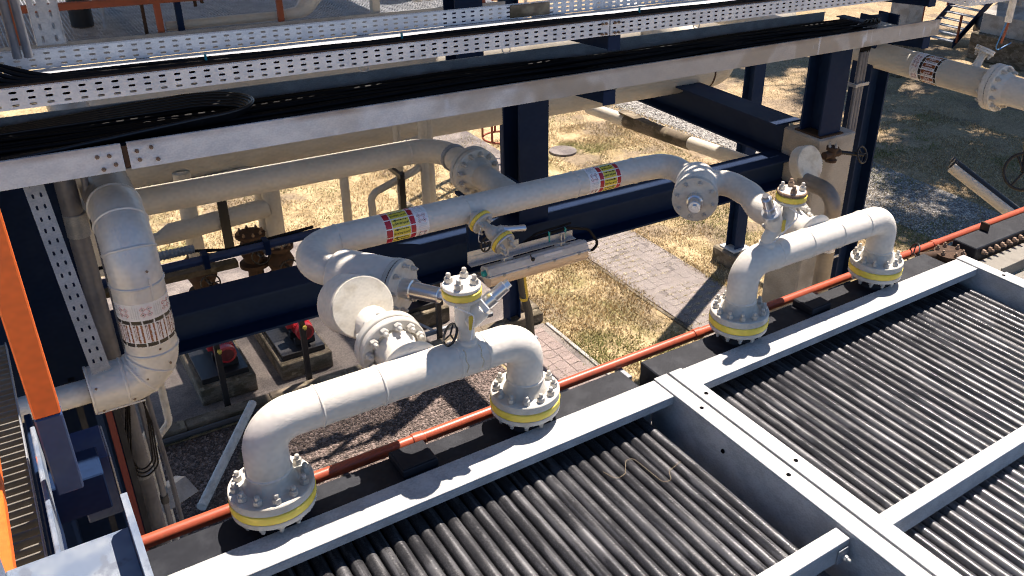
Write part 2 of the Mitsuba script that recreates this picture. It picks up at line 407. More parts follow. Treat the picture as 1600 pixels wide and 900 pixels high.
# ================================================================== SETTING: ground, gravel, paths
def sheet(pts, z): 
    return extr(sg.Polygon(pts), (X, Y, Z), (0, 0, z - .02), .02)
struct('grass_ground', sheet([(-160, -60), (260, -60), (260, 260), (-160, 260)], 0.0), 'mat_grass')
struct('gravel_bed', sheet([(-6, 2), (5.16, 2), (5.16, 10.0), (-6, 10.0)], .004), 'mat_gravel_dark')
struct('gravel_strip', sheet([(14.4, 3), (16.6, 3), (17.4, 20), (15.2, 32), (13.2, 32), (14.6, 15)], .004), 'mat_gravel_grey')
struct('pump_yard_slab', sheet([(-4, 10.24), (6.28, 10.24), (6.28, 15.2), (-4, 15.2)], .008), 'mat_slab')
struct('path_bed', sheet([(5.2, 5), (6.30, 5), (6.30, 10.0), (5.2, 10.0)], .011), 'mat_slab')
struct('path_bed', sheet([(8.2, 4), (9.62, 4), (9.62, 24), (8.2, 24)], .0155), 'mat_slab')

def i_paver(l=.2, w=.165):
    a, b, c = l / 2 - .002, w / 2 - .002, w / 2 - .022
    P = sg.Polygon([(-a, -b), (-a * .72, -b), (-a * .42, -c), (a * .42, -c), (a * .72, -b), (a, -b), (a, b), (a * .72, b), (a * .42, c), (-a * .42, c), (-a * .72, b), (-a, b)])
    top = P.buffer(-.004)
    m = extr(P, (X, Y, Z), (0, 0, -.05), .046); m2 = extr(top, (X, Y, Z), (0, 0, -.006), .006)
    return cat([m, m2])
def i_paver2(l=.2, w=.165):
    a, b, c = l / 2 - .002, w / 2 + .018, w / 2 - .002
    P = sg.Polygon([(-a, -c), (-a * .72, -c), (-a * .42, -b), (a * .42, -b), (a * .72, -c), (a, -c), (a, c), (a * .72, c), (a * .42, b), (-a * .42, b), (-a * .72, c), (-a, c)])
    return cat([extr(P, (X, Y, Z), (0, 0, -.05), .046), extr(P.buffer(-.004), (X, Y, Z), (0, 0, -.006), .006)])
def lay(path, x0, x1, y0, y1, m, vis):
    A, B = mikit.ply(i_paver(), m), mikit.ply(i_paver2(), m)
    far = []; j = 0; y = y0; cand = []
    while y < y1:
        i = 0; x = x0 + .1
        while x < x1 - .05:
            cand.append((x, y, (i + j) % 2, (i * 7 + j * 3) % 5)); x += .2; i += 1
        y += .165; j += 1
    rest = []
    for x, y, k, q in cand:
        if vis(x, y):
            M_ = T4().translate([x, y, .018 + RNG.uniform(-.003, .003)]).rotate([1, 0, 0], RNG.uniform(-.7, .7)).rotate([0, 1, 0], RNG.uniform(-.7, .7))
            part(path, 'paver', B if k else A, None, to_world=M_)
        else:
            mm = (i_paver2() if k else i_paver()); mm.apply_translation([x, y, .018]); rest.append(mm)
    if rest: part(path, 'far_paver', cat(rest), m, False, kind='stuff')
p1 = thing('paved_path', 'strip of brown interlocking pavers between the dark gravel and the kerb, behind the nearer elbow pipe', 'path')
labels[p1] = {'kind': 'structure', 'label': labels[p1]['label']}
lay(p1, 5.2, 6.30, 7.2, 10.0, 'mat_paver_brown', lambda x, y: True)
p2 = thing('paved_path', 'wider grey paver path with dry grass growing in its joints', 'path')
labels[p2] = {'kind': 'structure', 'label': labels[p2]['label']}
lay(p2, 8.2, 9.62, 7.4, 17.0, 'mat_paver_grey', lambda x, y: y < 12.6 and (y > 7.5))
kb = thing('path_kerb', 'thin pale concrete kerb edging between the brown pavers and the dry grass', 'kerb')
for i in range(9):
    part(kb, 'kerb_stone', box(6.31, 6.37, 4.2 + i * .64, 4.834 + i * .64, -.1, .035, .006), 'mat_concrete', False)
kb = thing('path_kerb', 'row of kerb stones along the left edge of the grey paver path', 'kerb')
for i in range(14):
    part(kb, 'kerb_stone', box(8.12, 8.18, 5.2 + i * .64, 5.834 + i * .64, -.1, .016 + .006 * (i % 3), .006), 'mat_mossy', False)
# raised mossy kerb round the pump yard
kb = thing('yard_kerb', 'mossy raised concrete kerb framing the pump yard', 'kerb')
for i in range(9):
    a = -3.2 + i * 1.06
    part(kb, 'kerb_block', box(a, min(a + 1.055, 6.36), 10.02 + .015 * (i % 3), 10.22, 0, .17 + .008 * (i % 2), .012), 'mat_mossy', False)
for i in range(5):
    part(kb, 'kerb_block', box(6.20, 6.38, 10.24 + i * 1.0, 11.235 + i * 1.0, 0, .17 + .006 * (i % 2), .012), 'mat_mossy', False)
single('manhole_cover', disc_flange((10.9, 16.45, 0), Z, .33, .05), 'mat_slab', 'pale round manhole cover lying in the dry grass', 'manhole cover')

# scattered blades, pebbles ------------------------------------------------------------------------
def pnoise(x, y, s, seed=0): return meshkit.fbm(np.c_[x * s, y * s, np.zeros_like(x)], 3, seed)
def blades(name, label, regions, h0=.03, h1=.075):
    xs, ys = [], []
    for x0, x1, y0, y1, n in regions:
        xs.append(RNG.uniform(x0, x1, n)); ys.append(RNG.uniform(y0, y1, n))
    x, y = np.concatenate(xs), np.concatenate(ys)
    keep = pnoise(x, y, 1.1, 5) + .5 * (pnoise(x, y, 3.1, 15) - .5) + RNG.uniform(-.18, .18, len(x)) < .60
    x, y = x[keep], y[keep]; n = len(x)
    h = RNG.uniform(h0, h1, n); a = RNG.uniform(0, 6.283, n); w = RNG.uniform(.004, .010, n); lean = RNG.uniform(.2, 1.5, n) * h; b = RNG.uniform(0, 6.283, n)
    p0 = np.c_[x - w * np.cos(a), y - w * np.sin(a), np.zeros(n)]; p1 = np.c_[x + w * np.cos(a), y + w * np.sin(a), np.zeros(n)]
    p2 = np.c_[x + lean * np.cos(b), y + lean * np.sin(b), h]
    v = np.stack([p0, p1, p2], 1).reshape(-1, 3); f = np.arange(3 * n).reshape(-1, 3)
    g = np.clip((pnoise(x, y, .8, 2) - .50) * 6, 0, 1) * .75 + np.clip((x - 11.5) / 10, 0, .10); g = np.clip(g + RNG.normal(0, .1, n), 0, .9)
    dry = np.array([[.54, .44, .27], [.47, .33, .17], [.36, .26, .14], [.60, .52, .34], [.22, .16, .10]])[RNG.integers(0, 5, n)]
    c = dry * (1 - g[:, None]) + np.array([.14, .17, .045]) * g[:, None]; c *= RNG.uniform(.7, 1.2, n)[:, None]
    k = thing(name, label, 'grass', kind='stuff'); del labels[k]['category']; labels[k]['category'] = 'grass'
    scene[k] = mikit.ply(trimesh.Trimesh(v, f, process=False), 'mat_blade', smooth=False, color=np.repeat(c, 3, 0))
blades('dry_grass', 'sun-dried yellow grass over the open ground', [(6.38, 8.12, 7.2, 13.5, 26000), (6.5, 8.1, 13.5, 20, 9000), (9.65, 13.5, 7, 18, 52000), (1.2, 6.3, 15.3, 23, 26000), (6.3, 9.6, 17, 26, 14000), (11, 14.5, 16, 26, 16000), (13.5, 22, 6, 14, 60000), (17, 30, 12, 24, 20000), (-2, 3, 15.3, 22, 6000), (8.05, 8.30, 7.2, 17, 5000), (9.52, 9.72, 7.2, 17, 5000), (6.30, 6.42, 7.0, 10, 1200), (5.0, 6.3, 7.5, 10, 250)])
def joint_grass():
    n = 16000; x = RNG.uniform(8.2, 9.6, n); y = RNG.uniform(7.5, 16, n)
    fx = np.abs(((x - 8.2) / .2) % 1 - 0); fy = ((y - 7.4) / .165) % 1
    x = np.where(RNG.random(n) < .5, 8.2 + np.round((x - 8.2) / .2) * .2 + RNG.normal(0, .02, n), x)
    y = np.where(np.abs(fy - .5) > .2, 7.4 + (np.floor((y - 7.4) / .165) + .5) * .165 + RNG.normal(0, .008, n), y)
    ok = pnoise(x, y, 2.2, 9) + RNG.normal(0, .05, n) > .57; return x[ok], y[ok]
x, y = joint_grass(); n = len(x); h = RNG.uniform(.012, .035, n); a = RNG.uniform(0, 6.283, n); w = RNG.uniform(.005, .012, n)
v = np.stack([np.c_[x - w * np.cos(a), y - w * np.sin(a), np.full(n, .004)], np.c_[x + w * np.cos(a), y + w * np.sin(a), np.full(n, .004)], np.c_[x + RNG.normal(0, .025, n), y + RNG.normal(0, .025, n), .01 + h]], 1).reshape(-1, 3)
k = thing('joint_grass', 'straw-coloured dry grass sprouting from the joints of the grey path', 'grass', kind='stuff')
scene[k] = mikit.ply(trimesh.Trimesh(v, np.arange(3 * n).reshape(-1, 3), process=False), 'mat_blade', color=np.repeat(np.array([.68, .60, .42]) * RNG.uniform(.7, 1.2, n)[:, None], 3, 0))
OCT = trimesh.creation.icosphere(subdivisions=0)
def pebbles(name, label, regions, size, mats):
    for mi_, m in enumerate(mats):
        vs, fs, o = [], [], 0
        for x0, x1, y0, y1, n in regions:
            n //= len(mats); x = RNG.uniform(x0, x1, n); y = RNG.uniform(y0, y1, n); s = size * RNG.uniform(.5, 1.5, n)
            sc = s[:, None] * np.c_[RNG.uniform(.7, 1.3, n), RNG.uniform(.7, 1.3, n), RNG.uniform(.5, .9, n)]
            a = RNG.uniform(0, 6.283, n); ca, sa = np.cos(a), np.sin(a); q = OCT.vertices[None] * sc[:, None]
            q = q + RNG.normal(0, size * .12, q.shape)
            q = np.stack([q[..., 0] * ca[:, None] - q[..., 1] * sa[:, None] + x[:, None], q[..., 0] * sa[:, None] + q[..., 1] * ca[:, None] + y[:, None], q[..., 2] + sc[:, 2][:, None] * .3 + .004], -1)
            vs.append(q.reshape(-1, 3)); f = OCT.faces[None] + (np.arange(n) * 12)[:, None, None] + o; fs.append(f.reshape(-1, 3)); o += n * 12
        if mi_ == 0: k0 = thing(name, label, 'gravel', kind='stuff')
        part(k0, 'pebble', trimesh.Trimesh(np.vstack(vs), np.vstack(fs), process=False), m, False, kind='stuff')
pebbles('dark_gravel', 'coarse brown gravel under the nearer elbow pipe', [(.3, 5.15, 7.8, 9.98, 21000), (-.6, 5.1, 5.5, 7.8, 4000)], .013, ['mat_pebble_0', 'mat_pebble_1', 'mat_pebble_2'])
pebbles('pale_gravel', 'grey stone chippings in the shaded strip at the right', [(14.5, 16.7, 7.0, 13.5, 15000), (13.8, 16.2, 13.5, 20, 6000)], .018, ['mat_chip_0', 'mat_chip_1', 'mat_chip_2'])

# ================================================================== AIR COOLER BUNDLES
FT = mikit.ply(lathe([(.0285, 0), (.0285, 4.4)], (0, 2.86, 0), V(0, -1, 0), 22), 'mat_fin', smooth=30)
def cooler(label, x0, x1, tubes, cross_y, cross_x, noz, cover, head):
    c = thing('air_cooler', label, 'air cooler', 'finned tube coolers in the foreground')
    for x in tubes: part(c, 'finned_tube', FT, None, to_world=T4().translate([x, 0, 4.4215]))
    # lower rows hint (their own tubes show through the gaps)
    part(c, 'lower_tube_row', cat([lathe([(.0285, 0), (.0285, 4.4)], (x + .031, 2.86, 4.364), V(0, -1, 0), 8) for x in tubes[:-1]]), 'mat_header', 30, kind='stuff')
    part(c, 'light_stop_floor', box(x0 + .01, x1 - .01, -1.5, 2.84, 4.22, 4.30, .002), 'mat_black', False)  # black sheet added to stop ground light glowing up between the tubes
    for side, xa, xb in ((-1, x0 - .087, x0), (1, x1, x1 + .087)):
        fl = box(xa, xb, -1.6, 2.850, 4.582, 4.59, .003); xw = xb if side < 0 else xa
        web = box(xw - .006 + (0 if side < 0 else .006), xw + (0 if side < 0 else .006), -1.6, 2.842, 4.22, 4.581, .002)
        lip = box((xa if side < 0 else xb - .006), (xa + .006 if side < 0 else xb), -1.6, 2.848, 4.25, 4.581, .002)
        holes = []
        m = cat([fl, web, lip]); part(c, 'side_frame', m, 'mat_beam', 30)
        for yy in ((2.60, 1.98, .9) if side < 0 else (2.52, 1.93, .8)):
            part(c, 'bolt_hole', lathe([(.011, 0), (.011, .0015)], ((xa + xb) / 2, yy, 4.5900), Z, 16), 'mat_hole')
        part(c, 'web_hole', cyl((xw - .0075, 2.30, 4.49), (xw + .0075, 2.30, 4.49), .011, 14), 'mat_hole')
    # end beam across the tubes at the header
    part(c, 'end_beam', cat([box(x0 + .002, x1 - .002, 2.680, 2.846, 4.573, 4.581, .002), box(x0 + .002, x1 - .002, 2.84, 2.847, 4.30, 4.572, .002), box(x0 + .002, x1 - .002, 2.680, 2.687, 4.53, 4.572, .002)]), 'mat_beam', 30)
    part(c, 'cross_beam', cat([box(cross_x[0], cross_x[1], cross_y, cross_y + .075, 4.560, 4.568, .002), box(cross_x[0], cross_x[1], cross_y, cross_y + .007, 4.462, 4.559, .002)]), 'mat_beam', 30)
    part(c, 'beam_cleat', box(cross_x[1] - .07, cross_x[1] - .002, cross_y - .010, cross_y - .002, 4.46, 4.535, .002), 'mat_galv_dull', 30)
    part(c, 'cleat_bolt', nut('mat_bolt', .8), None, to_world=rot_to(-Y, (cross_x[1] - .03, cross_y - .010, 4.49)))
    h0, h1 = head
    part(c, 'header_box', cat([box(h0, h1, 2.852, 3.04, 4.24, 4.566, .006)]), 'mat_header', 30)
    for x in noz: part(c, 'nozzle', lathe([(.105, 0), (.092, .02), (.088, .075)], (x, 2.945, 4.566), Z, 40), 'mat_header', 30)
    part(c, 'cover_plate', cat([box(cover - .085, cover + .085, 2.868, 3.03, 4.567, 4.607, .004)]), 'mat_header', 30)
    part(c, 'cover_rim', box(cover - .078, cover + .078, 2.876, 3.022, 4.608, 4.611, .001), 'mat_header', 30)
    return c
LT = [2.335 - .0625 * i for i in range(38)]
RT = [2.722 + .0635 * i for i in range(38)]
FX = (.561, 1.763, 3.18, 4.39)
cooler('finned tube cooler bay at the lower left, left of the double frame beam', .03, 2.48, LT, 1.53, (.10, 2.472), FX[:2], 1.17, (-.15, 2.40))
cooler('finned tube cooler bay at the lower right, right of the double frame beam', 2.668, 5.14, RT, 1.48, (2.69, 5.13), FX[2:], 3.80, (2.54, 5.05))
# thin vine lying on the tubes
vine = rounded([(1.93, 2.53, 4.455), (1.95, 2.45, 4.457), (2.01, 2.46, 4.456), (2.10, 2.58, 4.46), (2.12, 2.32, 4.456), (2.16, 2.30, 4.458), (2.19, 2.36, 4.457), (2.28, 2.38, 4.46)], .03, 5)
single('dry_stem', tube(vine, .0016, 6), 'mat_twig', 'thin curly dry stem lying across the cooler tubes', 'plant stem')

# red pipe behind the headers
rp = thing('red_pipe', 'long red pipe running behind the dark cooler headers', 'pipe')
part(rp, 'pipe', tube([(-.6, 3.15, 4.515), (7.2, 3.15, 4.515)], .029, 20), 'mat_red', True)
for xx in (1.25, 3.02, 5.3): part(rp, 'coupling', cyl((xx, 3.15, 4.515), (xx + .06, 3.15, 4.515), .034, 20, .003), 'mat_red', 30)
for xx in (.9, 2.46, 4.05): part(rp, 'bracket', box(xx, xx + .03, 3.04, 3.16, 4.40, 4.49, .002), 'mat_galv_dull', 30)

# ================================================================== CROSSOVER (ELBOW) PIPES
RP, AXZ, FY = .0865, 5.03, 2.958
def crossover(label, xa, xb, xt, bands):
    c = thing('crossover_pipe', label, 'pipe', 'cream elbow pipes bolted to the cooler headers')
    R = .225
    part(c, 'elbow_pipe', tube(rounded([(xa, FY, 4.78), (xa, FY, AXZ), (xb, FY, AXZ), (xb, FY, 4.78)], R, 18), RP, 44), 'mat_cream', True)
    part(c, 'branch', lathe([(.135, .04), (.113, .08), (.097, .10), (.089, .12), (RP, .135), (RP, .155), (.097, .195), (.110, .215)], (xt, FY, AXZ), Y, 44), 'mat_cream', True)
    for x in (xa, xb):
        part(c, 'flange', lathe([(RP, .11), (.092, .075), (.108, .045), (.114, .044), (.163, .044), (.167, .040), (.167, .006), (.163, .002), (.05, .002)], (x, FY, 4.70), Z, 56), 'mat_flange', 30)
        part(c, 'flange', lathe([(.05, -.038), (.163, -.038), (.167, -.042), (.167, -.062), (.163, -.066), (.05, -.066)], (x, FY, 4.70), Z, 56), 'mat_flange', 30)
        part(c, 'gasket_band', lathe([(.1668, -.0375), (.1695, -.033), (.1685, -.018), (.1700, -.002), (.1665, .0045)], (x, FY, 4.70), Z, 56), 'mat_band', True, label='yellow protective band round the flange gap')
        bolts(c, (x, FY, 4.744), Z, .137, 12, 1., phase=.1 + x, back=.110, rusty=.03)
        weld(c, (x, FY, 4.807), Z, RP)
    for s, x in ((1, xa + R), (-1, xb - R)): weld(c, (x, FY, AXZ), X, RP)
    for x in bands: weld(c, (x, FY, AXZ), X, RP)
    yb = FY + .215
    part(c, 'branch_flange', lathe([(.08, 0), (.149, 0), (.154, .005), (.154, .036), (.150, .040), (.08, .040)], (xt, yb, AXZ), Y, 56), 'mat_flange', 30)
    bolts(c, (xt, yb, AXZ), -Y, .126, 12, 1.05, phase=.13)
    return c, yb + .040
c1, yb1 = crossover('nearer cream elbow pipe with two yellow banded flanges on the left cooler bay', FX[0], FX[1], 1.215, (1.05, 1.40))
c2, yb2 = crossover('farther cream elbow pipe with two yellow banded flanges on the right cooler bay', FX[2], FX[3], 3.79, (3.66, 3.92))

def handle_ring(c, d, R=.055, t=.006):
    u, v, d = frame(d); parts = [tube(np.array([c + R * (math.cos(a) * u + math.sin(a) * v) for a in np.linspace(0, 6.283, 25)]), t, 8, False)]
    for a in (0, 2.09, 4.19): parts.append(cyl(c, c + R * (math.cos(a) * u + math.sin(a) * v), t * .75, 6))
    return cat(parts)

# vent valves on top of the crossover pipes
def vent(label, x, stem_dir, lean, rust):
    k = thing('vent_valve', label, 'valve', 'small angle valves on top of the elbow pipes')
    b = V(x, FY, AXZ + .07); t = b + lean; top = V(t[0], t[1], 5.335)
    part(k, 'body', cat([tube(rounded([b, b + V(0, 0, .06), t + V(0, 0, .02), top], .05, 6), [.040] + [.036] * (len(rounded([b, b + V(0, 0, .06), t + V(0, 0, .02), top], .05, 6)) - 2) + [.036], 24), lathe([(.055, -.01), (.046, .012), (.040, .03)], b, Z, 24)]), 'mat_cream', True)
    j = b + V(0, 0, .075) + lean * .35; sd = unit(stem_dir)
    part(k, 'bonnet', lathe([(.030, -.01), (.05, .01), (.052, .075), (.05, .09), (.044, .095)], j, sd, 28), 'mat_cream', 30)
    part(k, 'bonnet_flange', lathe([(.054, .095), (.056, .098), (.056, .118), (.052, .122)], j, sd, 4 if rust < .5 else 28), 'mat_stainless', 30)
    part(k, 'stem_cap', cat([lathe([(.034, .122), (.034, .165), (.029, .168), (.0285, .235), (.024, .238)], j, sd, 28), lathe([(.020, .238), (.020, .258)], j, sd, 6)]), 'mat_chrome', 30, label='shiny metal stem cap')
    part(k, 'tag', box(j[0] - .012, j[0] + .012, j[1] - .062, j[1] - .056, j[2] - .01, j[2] + .06, .002), 'mat_yellow', 30)
    part(k, 'flange', disc_flange(top - V(0, 0, .002), Z, .083, .020), 'mat_flange', 30)
    part(k, 'gasket_band', lathe([(.0845, .019), (.0865, .024), (.0855, .036), (.0865, .045), (.0845, .050)], top, Z, 44), 'mat_band', True, label='yellow band under the blind flange')
    part(k, 'blind_flange', disc_flange(top + V(0, 0, .0505), Z, .083, .020), 'mat_bolt_rusty' if rust > .9 else 'mat_cream', 30)
    part(k, 'flange_ring', disc_flange(top + V(0, 0, .0706), Z, .076, .0012, ch=.0004), 'mat_cream', 30)
    bolts(k, top + V(0, 0, .0718), Z, .056, 4, 1.02, phase=.1, rusty=rust * .4)
    if rust < .5: 
        part(k, 'hand_wheel', handle_ring(b + V(-.07, .02, .055), unit(V(-.8, .1, .5)), .05), 'mat_black', True)
    u = tube(rounded([top + V(-.06, -.05, -.005), top + V(.02, -.07, -.06), b + V(-.01, -.06, .05)], .03, 6), .003, 6)
    part(k, 'wire_loop', u, 'mat_print_white', True)
vent('white capped vent valve with black hand wheel on the nearer elbow pipe', 1.466, V(.80, -.15, .62), V(-.015, .0, .10), .3)
for dx in (-.045, .03):
    W_ = Wrap((0, FY, AXZ), X, V(0, -.3, 1), RP)
    part(c1, 'rust_run', cat([W_.patch(1.466 + dx + .004 * math.sin(q * 9), 1.470 + dx + .004 * math.sin(q * 9), .25 + q, .25 + q + .11, .0006) for q in np.arange(0, 1.3, .1)]), 'mat_rust_run', True, kind='stuff')
vent('rusty topped vent valve with slanted stem cap on the farther elbow pipe', 3.33, V(-.52, -.08, .85), V(.15, .0, .10), 1.)

# ================================================================== CHANGEOVER VALVES AND RELIEF HEADER
HY, HZ = 4.40, 5.03
def changeover(label, cap_c, axis, blen, r, outlet, taper, disc, stem):
    """big bolted valve body; cap_c = centre of the bolted cover, axis points out of the cover"""
    k = thing('changeover_valve', label, 'valve', 'big changeover valves of the relief line'); a = unit(axis); c = np.asarray(cap_c, float)
    back = c - a * blen
    part(k, 'body', lathe([(r * .80, 0), (r * .90, .006), (r * .97, .02), (r * taper, blen * .55), (r * taper, blen * .82), (r * 1.02, blen * .86), (r * 1.02, blen - .03)], back, a, 52), 'mat_cream', 30)
    part(k, 'body_flange', lathe([(r * 1.03, blen - .0295), (r * 1.05, blen - .026), (r * 1.05, blen - .004)], back, a, 52), 'mat_flange', 30)
    part(k, 'gasket', lathe([(r * 1.02, -.004), (r * 1.02, .000)], c, a, 52), 'mat_rust', 30)
    part(k, 'cover', lathe([(r * 1.02, 0), (r * 1.05, .003), (r * 1.05, .019), (r * 1.02, .022)], c, a, 52), 'mat_flange', 30)
    bolts(k, c + a * .022, a, r * .84, 8, .8, phase=.2)
    part(k, 'stem_cap', cat([lathe([(.053, .0), (.053, .055), (.044, .06), (.042, .06 + stem), (.037, .064 + stem)], c + a * .022, a, 30), lathe([(.022, .064 + stem), (.022, .085 + stem)], c + a * .022, a, 6)]), 'mat_chrome', 30, label='chrome stem cap on the bolted cover')
    part(k, 'outlet_pipe', tube(rounded(outlet, .2, 14), RP, 40), 'mat_cream', True)
    e = np.asarray(outlet[-1], float); d = unit(e - np.asarray(outlet[-2], float))
    part(k, 'outlet_flange', cat([lathe([(RP, -.09), (.094, -.055), (.112, -.045), (.153, -.045), (.158, -.040), (.158, -.006), (.153, -.001)], e, d, 52)]), 'mat_flange', 30)
    bolts(k, e - d * .045, -d, .130, 12, 1., phase=.13)
    if disc is not None:
        q, dn, rr, ln = disc
        part(k, 'side_nozzle', lathe([(rr * .86, 0), (rr * .98, .04), (rr, ln - .01), (rr * .985, ln - .002)], np.asarray(q) - unit(dn) * ln, dn, 52), 'mat_cream', 30)
        part(k, 'blind_cap', lathe([(rr * .94, 0), (rr * .975, .001), (rr * .965, .006), (rr * .95, .008)], q, dn, 52), 'mat_cap', 30, label='stained flat round end cap')
    return k
v1 = changeover('tapered valve body with stained round end cap above the nearer elbow pipe', (1.475, 3.725, 5.02), V(.58, -.815, .0), .37, .142,
           [(1.36, 3.88, 5.03), (1.215, 3.70, 5.03), (1.215, yb1 + .004, 5.03)], 1.0, ((1.190, 3.47, 5.115), unit(V(.02, -.93, .36)), .152, .26), .15)
v2 = changeover('round valve body with face-on bolted cover behind the farther elbow pipe', (3.545, 3.80, 5.03), V(-.68, -.73, .02), .35, .142,
           [(3.70, 3.97, 5.03), (3.93, 3.93, 5.03), (3.90, 3.66, 5.03), (3.79, 3.46, 5.03), (3.79, yb2 + .004, 5.03)], 1.0, None, .07)
rl = thing('relief_pipe', 'cream pipe with two yellow hazard sleeves running between the two big valves', 'pipe')
part(rl, 'pipe', tube(np.vstack([[(1.268, 4.035, HZ)], [(1.41 + .21 * math.cos(a), 4.19 + .21 * math.sin(a), HZ) for a in np.radians(np.linspace(215.6, 90, 18))], rounded([(1.5, HY, HZ), (3.55, HY, HZ), (3.80, HY - .03, HZ), (3.74, 4.02, HZ)], .17, 14)]), RP, 44), 'mat_cream', True)
for x in (1.40, 2.20, 3.0, 3.50): weld(rl, (x, HY, HZ), X, RP)
pipe_print(rl, Wrap((0, HY, HZ), X, V(0, -.6, .8), RP), [('edge', 1.66, 1.70), ('text', 1.70, 1.81), ('edge', 1.81, 1.845), ('hazard', 1.845, 1.925)], -1)
pipe_print(rl, Wrap((0, HY, HZ), X, V(0, -.6, .8), RP + .0001), [('hazard', 3.08, 3.16), ('edge', 3.16, 3.195), ('text', 3.195, 3.30), ('edge', 3.30, 3.335)], 1)
# little relief valve hanging off the relief pipe
k = thing('relief_valve', 'small angle relief valve with two yellow banded flanges in front of the relief pipe', 'valve')
d = unit(V(.28, -.90, -.42)); b = V(2.215, HY - .06, HZ + .0)
part(k, 'neck', cyl(b, b + d * .10, .030, 24), 'mat_flange', 30)
part(k, 'flange', disc_flange(b + d * .055, d, .075, .016), 'mat_flange', 30)
part(k, 'gasket_band', lathe([(.0765, .016), (.079, .022), (.078, .032), (.0765, .038)], b + d * .055, d, 40), 'mat_band', True)
part(k, 'flange', disc_flange(b + d * .094, d, .075, .016), 'mat_flange', 30); bolts(k, b + d * .110, d, .052, 4, .8, phase=.3)
e = b + d * .235
part(k, 'body', cat([cyl(b + d * .10, e, .028, 24), lathe([(.036, -.03), (.046, 0), (.046, .035), (.036, .05)], b + d * .19, d, 24), cyl(e - d * .03, e - d * .03 + V(.06, -.01, .02), .034, 24, .004)]), 'mat_flange', 30)
part(k, 'stem_cap', cat([cyl(e - d * .03 + V(.05, -.008, .018), e - d * .03 + V(.20, -.03, .005), .021, 20, .003), cyl(e - d * .03 + V(.05, -.008, .018), e - d * .03 + V(.085, -.013, .015), .027, 20, .003)]), 'mat_chrome', 30)
f = e + d * .02
part(k, 'flange', disc_flange(f, d, .075, .014), 'mat_flange', 30)
part(k, 'gasket_band', lathe([(.0765, .014), (.079, .020), (.078, .030), (.0765, .036)], f, d, 40), 'mat_band', True)
part(k, 'blind_flange', disc_flange(f + d * .036, d, .075, .016), 'mat_stainless', 30); bolts(k, f + d * .052, d, .050, 4, .9, phase=.5)
part(k, 'wire_loop', tube(rounded([b + d * .11 + V(0, 0, .03), b + d * .15 + V(-.07, 0, -.05), b + V(-.0, -.10, -.17), b + d * .13 + V(.06, 0, -.10)], .05, 8), .003, 6), 'mat_print_white', True)
part(k, 'hand_wheel', handle_ring(b + V(.03, -.12, -.17), V(.3, -.8, .1), .045), 'mat_black', True)

# second header pipe and its flange, going into the relief pipe
P2Y = 5.50
h2 = thing('header_pipe', 'long cream pipe turning into a bolted flange behind the relief pipe', 'pipe')
part(h2, 'pipe', tube(rounded([(-1.5, P2Y, HZ), (2.557, P2Y, HZ), (2.557, 4.97, HZ)], .23, 18), RP, 44), 'mat_cream_dusty', True)
part(h2, 'clamp', lathe([(RP, -.02), (RP + .012, -.016), (RP + .012, .016), (RP, .02)], (2.557, 5.24, HZ), -Y, 40), 'mat_galv_dull', 30)
part(h2, 'flange', lathe([(RP, -.06), (.11, -.02), (.162, -.018), (.167, -.013), (.167, .018), (.163, .022)], (2.557, 4.97, HZ), -Y, 56), 'mat_flange', 30)
part(h2, 'gasket_ring', lathe([(.150, .022), (.150, .034)], (2.557, 4.97, HZ), -Y, 48), 'mat_black', 30)
part(h2, 'flange', lathe([(.163, .034), (.167, .038), (.167, .070), (.163, .074), (.118, .075), (.098, .115), (RP, .15)], (2.557, 4.97, HZ), -Y, 56), 'mat_flange', 30)
bolts(h2, (2.557, 4.896, HZ), -Y, .137, 12, 1.05, phase=.1)
part(h2, 'neck', cyl((2.557, 4.83, HZ), (2.557, HY + .03, HZ), RP, 44), 'mat_cream_dusty', True)
weld(h2, (2.32, P2Y, HZ), X, RP)
part(h2, 'pipe_stand', cat([box(2.52, 2.60, 4.99, 5.03, 4.40, 4.86, .004), box(2.46, 2.66, 4.98, 5.06, 4.84, 4.865, .003)]), 'mat_navy', 30)
P1Y, P1Z, P1R = 7.1, 4.745, .225
k = thing('main_pipe', 'thick tan pipe running along under the lower cable tray', 'pipe')
part(k, 'pipe', tube(rounded([(-2, P1Y, P1Z), (6.98, P1Y, P1Z), (6.98, 9.5, P1Z + .2)], .42, 16), P1R, 56), 'mat_cream_dusty', True)
part(k, 'weld_seam', lathe([(P1R - .002, -.012), (P1R + .006, -.008), (P1R + .006, .008), (P1R - .002, .012)], (6.55, P1Y, P1Z), X, 56, False), 'mat_rust', True)
single('far_pipe', tube(rounded([(.6, 8.7, 3.2), (.6, 8.7, 4.72), (9.5, 8.7, 4.72)], .4, 12), .27, 40), 'mat_cream_dusty', 'second thick tan pipe farther back, seen between the two trays', 'pipe', smooth=True)
k = thing('slanted_pipe', 'mossy tan pipe with a sleeve joint slanting towards the big post', 'pipe')
sp = [(6.5, 10.5, 3.25), (7.0, 7.6, 3.45), (7.2, 5.9, 3.55)]
A_, B_ = V(7.0, 9.9, 3.46), V(7.0, 6.3, 3.70)
part(k, 'pipe', cyl(A_, B_, .085, 36), 'mat_cream_dusty', True)
part(k, 'sleeve', cyl(A_ + (B_ - A_) * .25, A_ + (B_ - A_) * .62, .094, 36, .004), 'mat_mossy', 30, label='moss covered lower sleeve')
part(k, 'gutter', extr(sg.Polygon([(-.06, .07), (.06, .07), (.07, .10), (-.07, .10)]), (X, Z, Y), A_ + (B_ - A_) * .22 + V(0, 0, .02), -1.6), 'mat_mossy', 30)

